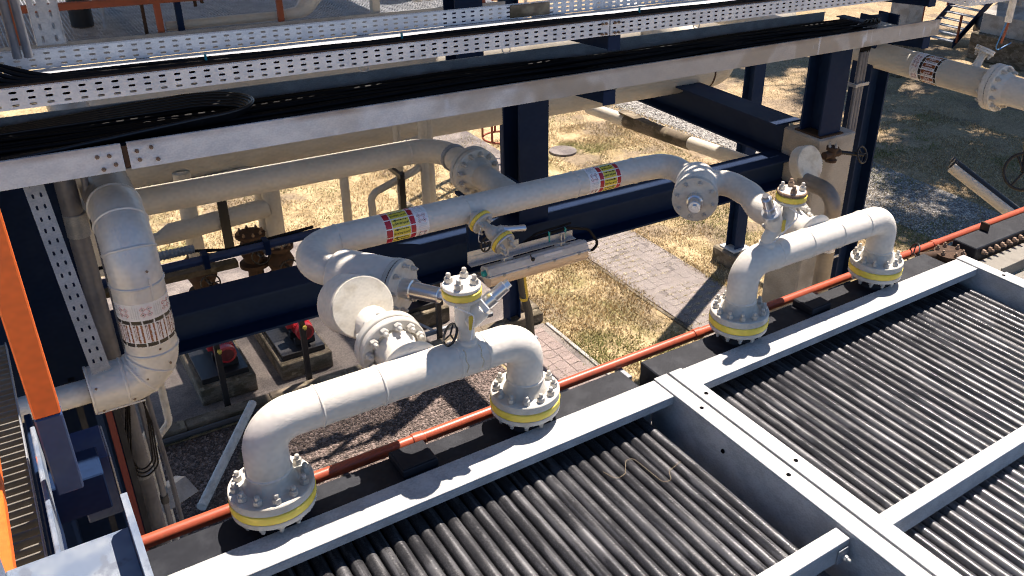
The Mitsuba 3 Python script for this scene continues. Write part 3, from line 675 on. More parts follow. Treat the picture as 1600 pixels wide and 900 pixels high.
# right-hand pipe with label and flange
RX, RZ, RR = 7.25, 5.20, .128
k = thing('flanged_pipe', 'tan pipe with brown hazard sleeve and big bolted flange at the upper right', 'pipe')
part(k, 'pipe', cyl((RX, 8.6, RZ), (RX, 4.06, RZ), RR, 48), 'mat_cream_dusty', True)
part(k, 'pipe', cyl((RX, 3.97, RZ), (RX, 2.2, RZ), RR, 48), 'mat_cream', True)
part(k, 'flange', lathe([(RR, -.10), (RR + .012, -.06), (RR + .025, -.05), (.20, -.05), (.205, -.045), (.205, -.005), (.201, -.001)], (RX, 4.03, RZ), -Y, 56), 'mat_cream', 30)
part(k, 'gasket', lathe([(.195, -.001), (.195, .004)], (RX, 4.03, RZ), -Y, 56), 'mat_black', 30)
part(k, 'flange', lathe([(.201, .004), (.205, .008), (.205, .045), (.201, .049), (RR + .03, .05), (RR + .012, .085), (RR, .12)], (RX, 4.03, RZ), -Y, 56), 'mat_cream', 30)
bolts(k, (RX, 3.981, RZ), -Y, .172, 12, 1.1, phase=.1); bolts(k, (RX, 4.08, RZ), Y, .172, 12, 1.1, phase=.1)
nd = unit(V(.36, -.12, .92)); nb = V(RX + .03, 4.30, RZ + .09)
part(k, 'side_nozzle', lathe([(.05, 0), (.036, .05), (.034, .13), (.042, .17)], nb, nd, 28), 'mat_cream', True)
part(k, 'nozzle_flange', cat([disc_flange(nb + nd * .165, nd, .088, .022), disc_flange(nb + nd * .189, nd, .088, .020)]), 'mat_cream', 30); bolts(k, nb + nd * .165, -nd, .064, 4, .95, phase=.4)
pipe_print(k, Wrap((RX, 0, RZ), -Y, V(-.8, 0, .6), RR), [('hazard', -4.86, -4.765), ('edge', -4.765, -4.735), ('text', -4.735, -4.60), ('edge', -4.60, -4.57)], 1, brown=True, n=13, word='Glykol')

# clad pipe at the left
k = thing('clad_pipe', 'grey-white sheet clad pipe with brown hazard sleeve bending at the left', 'pipe')
CR = .127; path = rounded([(.44, 7.6, 5.27), (.398, 4.60, 5.27), (.398, 4.60, 4.395), (.06, 4.60, 4.395)], .30, 18)
part(k, 'cladding', tube(path[1:], CR, 48), 'mat_clad', 30)
part(k, 'upper_cladding', tube(np.vstack([path[0], path[1]]), CR, 48), 'mat_clad_shaded', True, label='upper cladding, dull unpainted tone with its shade put into the colour')
def ring_at(p, d): part(k, 'cladding_bead', lathe([(CR, -.008), (CR + .005, -.005), (CR + .007, 0), (CR + .005, .005), (CR, .008)], p, d, 44, False), 'mat_clad', True)
arc1 = [i for i in range(len(path)) if 1 <= i <= 19]
for i in (1, 7, 13, 19): ring_at(path[i], path[min(i + 1, len(path) - 1)] - path[i - 1])
for i in (20, 26, 32, 38):
    if i < len(path): ring_at(path[i], path[min(i + 1, len(path) - 1)] - path[i - 1])
ring_at((.065, 4.6, 4.395), X)
part(k, 'lap_seam', box(.440, .448, 4.471, 4.479, 4.89, 5.02, .001), 'mat_clad', 30)
part(k, 'lap_seam', cyl((.07, 4.505, 4.30), (.30, 4.505, 4.30), .005, 8), 'mat_clad', 30)
for q in ((.09, 4.49, 4.46), (.10, 4.50, 4.31), (.25, 4.485, 4.335), (.42, 4.475, 4.60), (.33, 4.476, 4.44), (.455, 4.478, 4.50), (.44, 4.475, 5.06)): part(k, 'rivet', trimesh.creation.icosphere(1, .007).apply_translation(q), 'mat_bolt_rusty')
for i, (a0, a1) in ((26, (3.6, 4.7)), (38, (4.6, 5.3))):
    u, v, d = frame(path[i + 1] - path[i - 1])
    part(k, 'rust_streak', tube(np.array([path[i] + (CR + .0045) * (math.cos(t) * u + math.sin(t) * v) for t in np.linspace(a0, a1, 12)]), [.002] + list(.004 + .004 * RNG.random(10)) + [.002], 8), 'mat_rust', True)
part(k, 'bare_pipe', cyl((.07, 4.6, 4.395), (-.9, 4.6, 4.395), .066, 36), 'mat_white_paint', True, label='bare white pipe end leaving the cladding')
part(k, 'end_disc', lathe([(.067, 0), (CR + .002, 0), (CR + .002, .004)], (.057, 4.6, 4.395), X, 44), 'mat_rust', 30)
pipe_print(k, Wrap((.398, 4.60, 0), -Z, V(.2, -1, 0), CR), [('hazard', -4.885, -4.79), ('edge', -4.79, -4.765), ('text', -4.765, -4.655), ('edge', -4.655, -4.63)], 1, brown=True, n=14, word='Glykol')
# second clad riser behind the farther elbow pipe
k = thing('clad_riser', 'reddish clad riser with elbow shade put into its colour behind the farther elbow pipe', 'pipe')
part(k, 'cladding', tube(rounded([(5.55, 4.62, 4.47), (5.55, 4.25, 4.47), (5.55, 4.25, 2.2)], .16, 14), .070, 40), 'mat_clad_shaded', True)
part(k, 'lower_cladding', cyl((5.55, 4.25, 4.02), (5.55, 4.25, 1.5), .073, 40), 'mat_clad_shaded', True)
pipe_print(k, Wrap((5.55, 4.25, 0), -Z, V(-.5, -1, 0), .0735), [('edge', -4.14, -4.12), ('text', -4.12, -4.03), ('edge', -4.03, -4.01), ('hazard', -4.01, -3.95)], 1, brown=True, n=14, word='Glykol')

# ================================================================== STEELWORK
single('main_beam', hbeam((.20, 5.34, 4.237), (6.098, 5.34, 4.237), Z, .286, .276), 'mat_navy', 'navy steel beam running across behind the big valves to the concrete pier', 'beam', smooth=False)
single('cross_beam', hbeam((6.17, 5.405, 4.50), (6.17, 14.0, 4.50), Z, .34, .33), 'mat_navy', 'navy steel beam running back from the concrete pier under the thick tan pipe', 'beam', smooth=False)
k = thing('pier', 'beige concrete pier carrying the steel post at the right', 'pier')
part(k, 'shaft', box(6.10, 6.62, 4.95, 5.40, -.2, 4.63, .015), 'mat_concrete', False)
part(k, 'base_plate', box(6.13, 6.45, 4.965, 5.29, 4.631, 4.645, .003), 'mat_rust', False)
G_ = 'navy steel posts of the pipe rack'
single('steel_post', cat([hbeam((6.285, 5.12, 4.646), (6.285, 5.12, 5.60), Y, .28, .25, .02, .012)]), 'mat_navy', 'navy steel post standing on the concrete pier', 'post', smooth=False)
single('steel_post', cat([hbeam((3.20, 5.34, 4.377), (3.20, 5.34, 5.60), Y, .25, .25, .02, .012), box(2.80, 3.34, 5.18, 5.50, 4.376, 4.392, .002)]), 'mat_navy', 'navy steel post rising from the long navy beam, behind the relief pipe', 'post', smooth=False)
k = thing('steel_post', 'tall navy post on a mossy concrete foot beyond the long navy beam', 'post')
part(k, 'shaft', hbeam((10.40, 9.98, .33), (10.40, 9.98, 7.0), Y, .24, .24, .018, .011), 'mat_navy', False)
part(k, 'foot', box(10.12, 10.70, 9.68, 10.28, -.1, .30, .03), 'mat_mossy', False)
part(k, 'base_plate', box(10.2, 10.6, 9.79, 10.17, .301, .328, .003), 'mat_white_paint', False)
single('steel_post', hbeam((7.30, 5.42, 0), (7.30, 5.42, 5.58), X, .24, .30, .02, .012), 'mat_navy', 'tall navy post behind the three strapped conduits', 'post', smooth=False)
single('steel_post', hbeam((4.02, 7.9, 4.3), (4.02, 7.9, 6.2), Y, .30, .26, .02, .012), 'mat_navy', 'dark navy post behind the flange of the header pipe', 'post', smooth=False)
single('steel_post', hbeam((-.35, 5.0, 0), (-.35, 5.0, 7.4), X, .34, .34, .02, .012), 'mat_navy', 'broad navy post behind the bright orange post at the left', 'post', smooth=False)
k = thing('pipe_support', 'navy bracket block under the relief pipe on the long navy beam', 'bracket')
part(k, 'block', box(2.64, 2.96, 4.92, 5.19, 4.66, 4.84, .003), 'mat_navy', False)
k = thing('conduit_group', 'three thin grey conduits strapped together in front of the tall navy post', 'conduit')
for i, x in enumerate((6.66, 6.715, 6.77)): part(k, 'conduit', tube([(x, 5.08 + .01 * i, 1.0), (x, 5.08 + .01 * i, 5.35)], .021, 14), 'mat_conduit', True)
for z in (5.03, 3.2): part(k, 'strap', cat([box(6.62, 6.81, 5.045, 5.06, z, z + .03, .002), box(6.60, 6.63, 5.03, 5.3, z, z + .03, .002)]), 'mat_galv', 30)
part(k, 'cable_bundle', cat([tube(rounded([(6.66 + .03 * i, 5.09, 5.34), (6.64 + .035 * i, 5.05, 5.66), (6.3 + .06 * i, 4.85, 5.68), (5.6, 4.7 + .03 * i, 5.66)], .1, 6), .011, 8) for i in range(5)]), 'mat_cable', True)

# ================================================================== CABLE TRAYS
lt = thing('lower_cable_tray', 'lower cable tray with plain stained side plate, full of black cables', 'cable tray')
LX0, LX1 = -.9, 6.92
def plate_side(x0, x1, y, z0, z1): return cat([box(x0, x1, y, y + .003, z0, z1, .001), box(x0, x1, y, y + .018, z1 - .003, z1, .001)])
part(lt, 'side_plate', plate_side(LX0, .452, 4.497, 5.60, 5.735), 'mat_tray_stained', False)
part(lt, 'side_plate', plate_side(.478, LX1, 4.500, 5.60, 5.735), 'mat_tray_stained', False)
part(lt, 'splice_plate', box(.28, .64, 4.5045, 4.508, 5.61, 5.72, .001), 'mat_rust', False)
for x, z in ((.345, 5.69), (.395, 5.687), (.415, 5.64), (.36, 5.625), (.515, 5.69), (.58, 5.698), (.52, 5.645), (.60, 5.634)): part(lt, 'splice_bolt', nut('mat_bolt_rusty', .55), None, to_world=rot_to(-Y, (x, 4.4965, z)))
part(lt, 'back_plate', cat([box(LX0, 6.15, 5.147, 5.150, 5.60, 5.75, .001), box(LX0, 6.15, 5.135, 5.150, 5.747, 5.75, .001)]), 'mat_galv_dull', False)
part(lt, 'bottom_plate', perf(LX1 - LX0, .62, .075, np.arange(.05, .60, .075), .035, .009, .002, (X, Y, Z), (LX0, 4.515, 5.6)), 'mat_galv_dull', False)
def gusset(parent, x, y0, y1, z1, h0, h1):
    P = sg.Polygon([(y0, z1), (y0, z1 - h0), (y1, z1 - h1), (y1, z1)])
    part(parent, 'bracket_arm', cat([extr(P, (Y, Z, X), (x - .006, 0, 0), .012), box(x - .06, x + .06, y0 + .003, y1, z1, z1 + .010, .002), box(x - .05, x + .05, y0, y0 + .010, z1 - h0, z1 - .002, .002)]), 'mat_navy', False)
for x in (3.36, 6.80): gusset(lt, x, 4.52, 5.5, 5.588, .10, .19)
ut = thing('upper_cable_tray', 'upper perforated cable tray with slotted galvanised sides', 'cable tray')
UX0, UX1 = -.9, 9.0
def uplate(x0, x1, y, z0, m): part(ut, 'side_plate', cat([perf(x1 - x0, .095, .068, (.018, .047, .076), .031, .0108, .0025, (X, Z, -Y), (x0, y, z0)), box(x0, x1, y, y + .014, z0 + .0955, z0 + .099, .001)]), m, False)
uplate(UX0, 3.36, 4.552, 5.945, 'mat_tray'); uplate(3.37, UX1, 4.555, 5.942, 'mat_tray')
uplate(UX0, 3.18, 5.242, 5.950, 'mat_tray'); uplate(3.19, UX1, 5.245, 5.950, 'mat_tray')
part(ut, 'rust_rim', cat([box(UX0, UX1, 4.553, 4.572, 6.0445, 6.050, .001)]), 'mat_rust', False)
part(ut, 'bottom_plate', perf(UX1 - UX0, .68, .068, [.05, .12, .19, .26, .33, .42, .50], .038, .010, .002, (X, Y, Z), (UX0, 4.558, 5.945)), 'mat_galv', False)
part(ut, 'splice_plate', box(3.02, 3.34, 5.234, 5.238, 5.957, 6.043, .001), 'mat_mossy', False)
for x in (3.30, 3.33, 3.40, 3.43):
    for z in (5.96, 6.025): part(ut, 'splice_bolt', nut('mat_bolt_rusty', .5), None, to_world=rot_to(-Y, (x, 4.549, z)))
for x in (3.42, 6.85): gusset(ut, x, 4.57, 5.6, 5.935, .10, .18)
for x in (1.72, 2.62, 4.15): part(ut, 'hanger_clip', tube(rounded([(x - .03, 4.60, 5.945), (x - .025, 4.59, 5.905), (x + .025, 4.59, 5.905), (x + .03, 4.60, 5.945)], .02, 5), .004, 6), 'mat_galv', True)
for x in (.95, 2.03, 3.78): part(ut, 'cable_tie', cat([box(x, x + .006, 4.62 + .01, 4.80, 6.0, 6.004, .001), box(x - .002, x + .008, 4.775, 4.79, 6.0, 6.045, .001)]), 'mat_teal', False)
def cable_field(name, label, n, x0, x1, y0, y1, z, layers, r0, r1, wob):
    ms = []
    for i in range(n):
        r = RNG.uniform(r0, r1); yc = RNG.uniform(y0 + .02, y1 - .02); ph = RNG.uniform(0, 6.28, 3); xs = np.linspace(x0, x1, 60)
        yy = yc + wob * (np.sin(xs * .9 + ph[0]) + .5 * np.sin(xs * 2.1 + ph[1])); zz = z + r + RNG.uniform(0, layers) + .012 * np.sin(xs * 1.3 + ph[2]) ** 2
        ms.append(tube(np.c_[xs, np.clip(yy, y0, y1), zz], r, 8, False))
    k = thing(name, label, 'cables', kind='stuff'); scene[k] = mikit.ply(cat(ms), 'mat_cable', smooth=True)
cable_field('lower_cable_run', 'mass of black cables lying in the lower tray', 62, LX0, 6.3, 4.53, 5.13, 5.604, .07, .008, .014, .05)
cable_field('upper_cable_run', 'black cables lying along the front of the upper tray', 34, UX0, UX1, 4.575, 4.86, 5.949, .05, .008, .015, .012)
coil = []
for i in range(5):
    r = .13 + .012 * i; xs = []
    for t in np.linspace(0, 1, 40):
        a = -math.pi / 2 + math.pi * t; xs.append((.86 + .26 * math.cos(a) * (1 + .05 * i), 4.88 + 1.25 * r * math.sin(a), 5.705 + .012 * i))
    full = [(-.3, 4.70 - .02 * i, 5.67)] + xs + [(-.2, 5.02 + .015 * i, 5.70)]
    coil.append(tube(np.array(full), .011, 8))
single('cable_coil', cat(coil), 'mat_cable_gloss', 'loop of spare black cable turned back in the lower tray at the left', 'cable', smooth=True)
k = thing('cable_drop', 'black cables sweeping in from the left edge down into the upper tray', 'cables')
for i in range(4): part(k, 'cable', tube(rounded([(-.7, 5.1 + .03 * i, 6.50 - .05 * i), (-.22 + .02 * i, 5.0, 6.20 - .02 * i), (.06 + .06 * i, 4.72 + .02 * i, 6.02), (.9 + .1 * i, 4.62 + .02 * i, 6.0)], .30, 12), .011, 10), 'mat_cable', True)
# unseen cable trays one storey up, slots and gaps shaped for sun specks
def part_perf(x0, x1, y0, w, z, wins):
    ms, x = [], x0
    for a, b, r0, r1 in sorted(wins):
        ms += [box(x, a, y0, y0 + w, z, z + .003, .0005), perf(b - a, w, .13, np.arange(r0, r1, .075), .085, .026, .003, (X, Y, Z), (a, y0, z))]; x = b
    return cat(ms + [box(x, x1, y0, y0 + w, z, z + .003, .0005)])
for i, (y0, w, lab, wins, cb) in enumerate(((4.05, 1.31, 'front', [(1.1, 1.75, 1.06, 1.28), (2.1, 2.8, .40, .62), (4.35, 5.0, .40, .66), (7.9, 8.6, .95, 1.29)], (.04, .34)), (5.56, .49, 'middle', [], (.06, .4)), (6.15, 1.85, 'rear', [(4.2, 4.9, 1.3, 1.7)], (.05, 1.2)))):
    ot = thing('unseen_cable_tray', lab + ' one of three unseen cable trays one storey up, shaped to shade the rack', 'cable tray')
    part(ot, 'bottom_plate', part_perf(-1., 10., y0, w, 7.62, wins), 'mat_galv', False)
    part(ot, 'side_plate', box(-1., 10., y0, y0 + .003, 7.624, 7.72, .001), 'mat_galv', False)
    part(ot, 'side_plate', box(-1., 10., y0 + w - .003, y0 + w, 7.624, 7.72, .001), 'mat_galv', False)
    ys = np.linspace(y0 + cb[0], y0 + cb[1], 14) + RNG.uniform(-.012, .012, 14)
    part(ot, 'cable', cat([tube([(-1., q, 7.64), (10., q, 7.64)], .016, 8) for q in ys]), 'mat_cable', True, kind='stuff')

# small vertical tray and conduits at the upper left
k = thing('vertical_tray', 'narrow upright perforated tray at the top left corner', 'cable tray')
part(k, 'face', perf(.95, .125, .062, (.03, .09), .036, .013, .003, (Z, X, Y), (.262, 5.262, 6.06)), 'mat_galv', False)
part(k, 'side', cat([box(.258, .261, 5.25, 5.30, 6.06, 7.0, .001), box(.388, .391, 5.25, 5.30, 6.06, 7.0, .001)]), 'mat_galv', False)
for i, x in enumerate((.158, .205)): single('thin_conduit', tube([(x, 5.12, 6.04), (x + .0, 5.12, 7.2)], .02, 16), 'mat_conduit', ('left' if i == 0 else 'right') + ' one of the two grey conduits beside the upright tray in the top left corner', 'conduit')
k = thing('slanted_tray', 'narrow leaning perforated tray descending beside the orange post', 'cable tray')
a, b = V(.02, 4.72, 5.62), V(.09, 4.44, 4.58); dz = unit(b - a); sx = unit(np.cross(dz, V(0, -1, .1))); nn = np.cross(dz, sx)
part(k, 'face', perf(float(np.linalg.norm(b - a)), .085, .058, (.026, .06), .024, .010, .003, (dz, sx if sx[0] > 0 else -sx, nn), a), 'mat_galv_dull', False)
part(k, 'side', extr(sg.Polygon([(0, 0), (np.linalg.norm(b - a), 0), (np.linalg.norm(b - a), .05), (0, .05)]), (dz, -nn if nn[1] < 0 else nn, sx), a + (sx if sx[0] > 0 else -sx) * .086, .003), 'mat_galv_dull', False)
k = thing('grey_conduit', 'thick grey downpipe with a collar left of the clad pipe', 'pipe')
part(k, 'pipe', tube(rounded([(.22, 5.2, 5.40), (.235, 5.2, 2.3), (.235, 5.2, .0)], .3, 6), .052, 26), 'mat_conduit', True)
for a, b in (((.225, 5.2, 5.02), (.226, 5.2, 5.16)), ((.234, 5.2, 3.30), (.234, 5.2, 3.34))): part(k, 'collar', cyl(a, b, .058, 26, .004), 'mat_galv_dull', 30)
k = thing('thin_conduit', 'slim grey conduit between the thick downpipe and the clad pipe', 'conduit')
part(k, 'pipe', tube([(.305, 5.05, 5.45), (.305, 5.05, 2.6)], .018, 16), 'mat_conduit', True)
for z in (5.10, 3.15): part(k, 'coupling', cyl((.305, 5.05, z), (.305, 5.05, z + .06), .024, 16), 'mat_cable_grey', 30)
single('thin_conduit', tube(rounded([(.33, 5.3, 4.9), (.35, 5.35, 4.2), (.40, 5.5, 3.0), (.41, 5.5, 2.0)], .3, 8), .016, 14), 'mat_conduit', 'thin conduit running down behind the clad pipe', 'conduit', smooth=True)
for nm, pts in (('right one of the two small cream drain pipes below the clad pipe', [(.53, 6.2, 4.0), (.53, 6.2, 2.95), (.385, 6.2, 2.80), (.385, 6.2, 2.1), (.385, 6.2, .3)]), ('left one of the two small cream drain pipes below the clad pipe', [(.40, 6.1, 4.0), (.40, 6.1, 3.05), (.33, 6.1, 2.93), (.33, 6.1, .3)])):
    single('drain_pipe', tube(rounded(pts, .09, 8), .027, 18), 'mat_white_paint', nm, 'pipe', smooth=True)
k = thing('rain_hood', 'small grey sheet hood at the foot of the drain pipe', 'hood')
part(k, 'sheet', cat([extr(sg.Polygon([(-.14, 0), (0, .06), (.14, -.02), (.14, -.025), (0, .052), (-.14, -.008)]), (unit(V(.4, -.9, 0)), Z, unit(V(.9, .4, 0))), (.28, 6.1, 2.33), .30)]), 'mat_galv', False)
k = thing('cable_loop', 'hanging loop of black cable beside the downpipe', 'cable')
for i in range(3): part(k, 'turn', tube(rounded([(.25 + .006 * i, 5.0, 4.1), (.15 + .016 * i, 4.98, 3.62), (.208, 4.97, 3.43 + .035 * i), (.315 - .012 * i, 4.98, 3.50 + .02 * i), (.335 - .01 * i, 5.0, 3.81), (.29 + .02 * i, 5.0, 4.2)], .08, 8), .005, 8), 'mat_cable', True)
k = thing('leaning_plank', 'weathered grey board leaning behind the nearest flange', 'plank')
part(k, 'board', extr(sg.Polygon([(0, 0), (2.05, 0), (2.05, .13), (0, .13)]), (unit(V(-.56, -.80, -.20)), unit(V(.8, -.56, .0)), unit(np.cross(unit(V(-.56, -.80, -.20)), unit(V(.8, -.56, 0))))), (1.86, 9.9, .12), .05), 'mat_mossy', False)
part(k, 'tube_rail', cyl((1.84, 10.0, .24), (.85, 8.55, .10), .055, 18), 'mat_white_paint', 30)

# left foreground: orange post, blue steel, stair, I-beam -----------------------------------------------------
k = thing('orange_post', 'bright orange square post with navy foot at the left edge', 'post')
part(k, 'shaft', box(-.128, -.052, 2.80, 2.876, 5.44, 7.4, .005), 'mat_orange', False)
part(k, 'foot', box(-.129, -.051, 2.799, 2.877, 5.13, 5.439, .005), 'mat_blue_worn', False, label='navy painted foot of the post')
k = thing('toe_board', 'pale blue edge plate of the walkway beside the orange post', 'edge plate')
part(k, 'plate', box(-.165, -.150, 1.9, 3.2, 5.02, 5.17, .003), 'mat_blue_bleached', False)
part(k, 'channel', box(-.193, -.168, 1.9, 3.6, 4.6, 4.98, .004), 'mat_navy', False)
k = thing('stair_grating', 'serrated steel grating strip at the far left edge', 'grating')
for i in range(50): part(k, 'bar', box(-.42, -.203, 2.02 + i * .042, 2.027 + i * .042, 5.02, 5.055, .001), 'mat_zinc_dark', False)
part(k, 'edge_bar', cat([box(-.202, -.197, 2.0, 4.1, 5.02, 5.057, .001)]), 'mat_galv_dull', False)
single('orange_rail', box(-.32, -.254, 1.6, 3.5, 5.24, 5.30, .004), 'mat_orange', 'orange rail cut off by the left edge of the picture', 'rail', smooth=False)
k = thing('blue_box', 'navy steel box and bracket under the bare white pipe', 'box')
part(k, 'body', box(-.19, .015, 3.30, 3.50, 4.62, 4.80, .005), 'mat_navy', False)
part(k, 'lower_body', box(-.085, .05, 3.55, 3.80, 4.38, 4.70, .005), 'mat_blue_worn', False)
part(k, 'fin', box(.052, .058, 3.55, 3.80, 4.40, 4.69, .001), 'mat_galv', False)
k = thing('wide_flange_beam', 'weathered pale blue beam end lying flat in the lower left corner', 'beam')
part(k, 'web', box(-.245, .030, -.5, 2.085, 5.48, 5.494, .003), 'mat_blue_bleached', False)
part(k, 'flange', extr(sg.Polygon([(-.5, 5.36), (2.06, 5.36), (2.09, 5.39), (2.09, 5.59), (2.075, 5.61), (-.5, 5.61)]), (Y, Z, X), (.0305, 0, 0), .016), 'mat_blue_bleached', False)
part(k, 'flange', extr(sg.Polygon([(-.5, 5.36), (2.06, 5.36), (2.09, 5.39), (2.09, 5.59), (2.075, 5.61), (-.5, 5.61)]), (Y, Z, X), (-.262, 0, 0), .016), 'mat_blue_bleached', False)
k = thing('lower_channels', 'steel channels under the clad pipe, their shade put into dark colours', 'channel')
for i, (x, m) in enumerate(((-.02, 'mat_header'), (.06, 'mat_navy'), (.11, 'mat_pump_dark'), (.15, 'mat_header'))): part(k, 'channel', box(x, x + .035, 4.9, 4.95, .5, 4.3, .003), m, False)  # near-black colours stand in for the shade down here
single('wall_panel', box(-1.6, .19, 5.30, 5.36, 0, 5.56, .01), 'mat_navy', 'dark navy panel in the shade at the left', 'panel', smooth=False)

# ================================================================== LAMP ON ITS POLE
k = thing('lamp', 'long grey weatherproof lamp with channel bracket in front of the navy beam', 'lamp')
lx0, lx1, ly, lz = 2.545, 3.385, 4.80, 4.285
def lamp_sec(): return sg.Polygon([(-.066, 0), (-.070, .012), (-.060, .054), (-.042, .074), (.042, .074), (.060, .054), (.070, .012), (.066, 0)])
tilt = (unit(V(0, .90, -.30)), unit(V(0, .30, .90)))
part(k, 'housing', extr(lamp_sec(), (tilt[0], tilt[1], X), (lx0, ly, lz), lx1 - lx0), 'mat_lamp', 25)
part(k, 'rim', extr(sg.Polygon([(-.076, -.008), (.076, -.008), (.076, .001), (-.076, .001)]), (tilt[0], tilt[1], X), (lx0 - .012, ly, lz), lx1 - lx0 + .024), 'mat_lamp', False)
part(k, 'lens', extr(sg.Polygon([(.066 * math.cos(a), -.009 + .072 * math.sin(a)) for a in np.linspace(-math.pi, 0, 14)]), (tilt[0], tilt[1], X), (lx0 + .005, ly, lz), lx1 - lx0 - .01), 'mat_lens', 25, label='tinted clear lens under the lamp')
part(k, 'end_plug', cyl(V(lx0 - .028, ly, lz + .028), V(lx0 + .004, ly, lz + .028), .021, 18, .003), 'mat_teal', 30)
for q in (.10, .30, .52, .74): part(k, 'clip', box(lx0 + q, lx0 + q + .02, ly - .080, ly - .070, lz + .008, lz + .026, .002), 'mat_galv_dull', False)
def ont(x, s, h): return V(x, ly, lz) + tilt[0] * s + tilt[1] * h
part(k, 'latch', cat([cyl(ont(2.90, -.066, .04), ont(2.885, -.07, .085), .004, 8), trimesh.creation.icosphere(2, .015).apply_translation(ont(2.905, -.066, .045))]), 'mat_black', True)
part(k, 'rating_plate', extr(sg.Polygon([(0, 0), (.16, 0), (.16, .02), (0, .02)]), (X, unit(tilt[1] * .96 + tilt[0] * .3), unit(np.cross(X, unit(tilt[1] * .96 + tilt[0] * .3)))), ont(3.0, -.0675, .036), .002), 'mat_print_white', False)
for x in (2.74, 3.19):
    part(k, 'foot', cat([extr(sg.Polygon([(-.045, 0), (.045, 0), (.045, .02), (-.045, .02)]), (X, tilt[0], tilt[1]), ont(x, .0, .075), .03)]), 'mat_lamp', False)
    part(k, 'slot', extr(sg.Polygon([(0, 0), (.10, 0), (.10, .005), (0, .005)]), (X, tilt[0], tilt[1]), ont(x - .02, -.030, .0745), .001), 'mat_black', False)
part(k, 'channel', cat([box(2.42, 3.29, ly + .02, ly + .023, lz + .125, lz + .175, .001), box(2.42, 3.29, ly - .03, ly + .02, lz + .122, lz + .125, .001), box(2.42, 2.83, ly + .024, ly + .027, lz + .122, lz + .215, .001)]), 'mat_galv', False)
for x in (2.69, 3.17): part(k, 'clamp', tube(rounded([(x, ly - .01, lz + .09), (x, ly - .01, lz + .19), (x + .03, ly - .01, lz + .19), (x + .03, ly - .01, lz + .11), (x, ly - .01, lz + .11)], .008, 4), .006, 8), 'mat_galv', True)
part(k, 'cable', cat([tube(rounded([(2.83, ly + .04, lz + .15), (3.0, ly + .05, lz + .175), (3.25, ly + .03, lz + .20), (3.42, ly, lz + .16), (3.50, ly - .03, lz + .03), (3.43, ly - .03, lz - .02), (3.39, ly, lz + .01)], .07, 8), .011, 10), tube(rounded([(2.84, ly + .05, lz + .14), (3.0, ly + .06, lz + .20), (3.3, ly + .06, lz + .215)], .1, 6), .009, 8)]), 'mat_cable', True)
for x in (3.08, 3.22): part(k, 'cable_tie', box(x, x + .008, ly + .01, ly + .03, lz + .13, lz + .21, .001), 'mat_teal', False)
k = thing('lamp_pole', 'bent grey pole with a yellow painted band under the lamp', 'pole')
pp = rounded([(2.86, 4.86, 4.26), (2.885, 4.86, 4.02), (2.93, 4.86, 3.86), (2.955, 4.86, 3.60), (2.955, 4.86, 2.6), (2.955, 4.86, 0)], .25, 8)
part(k, 'pole', tube(pp, .031, 20), 'mat_cable_grey', True)
part(k, 'yellow_band', tube([(2.864, 4.86, 4.225), (2.867, 4.86, 4.195)], .0325, 20), 'mat_yellow', True)
part(k, 'yellow_band', tube([(2.891, 4.86, 3.99), (2.895, 4.86, 3.965)], .0325, 20), 'mat_yellow', True)
part(k, 'yellow_stripe', tube([(2.876, 4.842, 4.20), (2.902, 4.842, 3.99)], .0165, 10), 'mat_yellow', True)

# ================================================================== PUMPS
def pump(label, x, y, skew=0.):
    k = thing('pump', label, 'pump', 'red motor pumps on concrete plinths')
    part(k, 'plinth', box(x - .36, x + .36, y, y + 1.6, .0, .27, .015), 'mat_mossy', False)
    part(k, 'base_frame', cat([box(x - .30, x + .30, y + .10, y + 1.5, .271, .35, .004)]), 'mat_black', False)
    c = V(x + .08, y + .18, .57); r = .125
    part(k, 'motor', cat([lathe([(.09, 0), (r, .012), (r, .09), (.118, .10), (.118, .40), (r, .41), (.09, .45)], c, Y, 36)] + [extr(sg.Polygon([(-.0035, .115), (.0035, .115), (.0035, .136), (-.0035, .136)]), (V(math.cos(a), 0, -math.sin(a)), V(math.sin(a), 0, math.cos(a)), Y), c + V(0, .11, 0), .28) for a in np.linspace(-1.7, 1.7, 17)]), 'mat_pump_red', 30)
    part(k, 'fan_grille', lathe([(.088, 0), (.070, -.001), (.035, -.001), (.02, -.003)], c, Y, 30), 'mat_pump_dark', 30)
    part(k, 'terminal_box', box(x - .125, x - .03, y + .34, y + .50, .60, .72, .012), 'mat_pump_red', 30)
    for q in (.26, .48): part(k, 'motor_foot', box(x - .06, x + .22, y + q, y + q + .06, .35, .46, .004), 'mat_black', False)
    part(k, 'volute', cat([lathe([(.05, 0), (.05, .12), (.10, .14), (.10, .30), (.16, .32), (.19, .38), (.19, .46), (.15, .50)], c + V(0, .46, 0), Y, 32), cyl(c + V(.0, .88, .05), c + V(0, .88, .36), .055, 20)]), 'mat_black', 30)
    return k
pump('leftmost pump with red motor below the navy beam', 1.70, 10.60)
pump('middle pump with red motor below the navy beam', 2.76, 10.60)
pump('right pump with red motor half hidden behind the vent valve', 4.74, 10.85)
for i, (x, nm) in enumerate(((1.555, 'dark rail post with brass tap before the left pump'), (2.64, 'dark rail post with brass tap before the middle pump'), (4.62, 'dark rail post beside the vent valve, before the right pump'))):
    k = thing('rail_post', nm, 'post'); part(k, 'post', box(x, x + .07, 10.26, 10.33, 0, 1.12, .003), 'mat_black', False)
    if i < 2: part(k, 'tap', cat([cyl((x + .05, 10.25, 1.00), (x + .05, 10.20, .98), .02, 12), lathe([(.028, 0), (.03, .01), (.02, .03)], (x + .05, 10.22, .99), Z, 12)]), 'mat_yellow', 30)
k = thing('pump_pipework', 'low dark pipes along the front kerb of the pump yard', 'pipe')
part(k, 'pipe', cyl((-2, 9.96, .12), (5.0, 9.94, .12), .035, 16), 'mat_cable_grey', True)
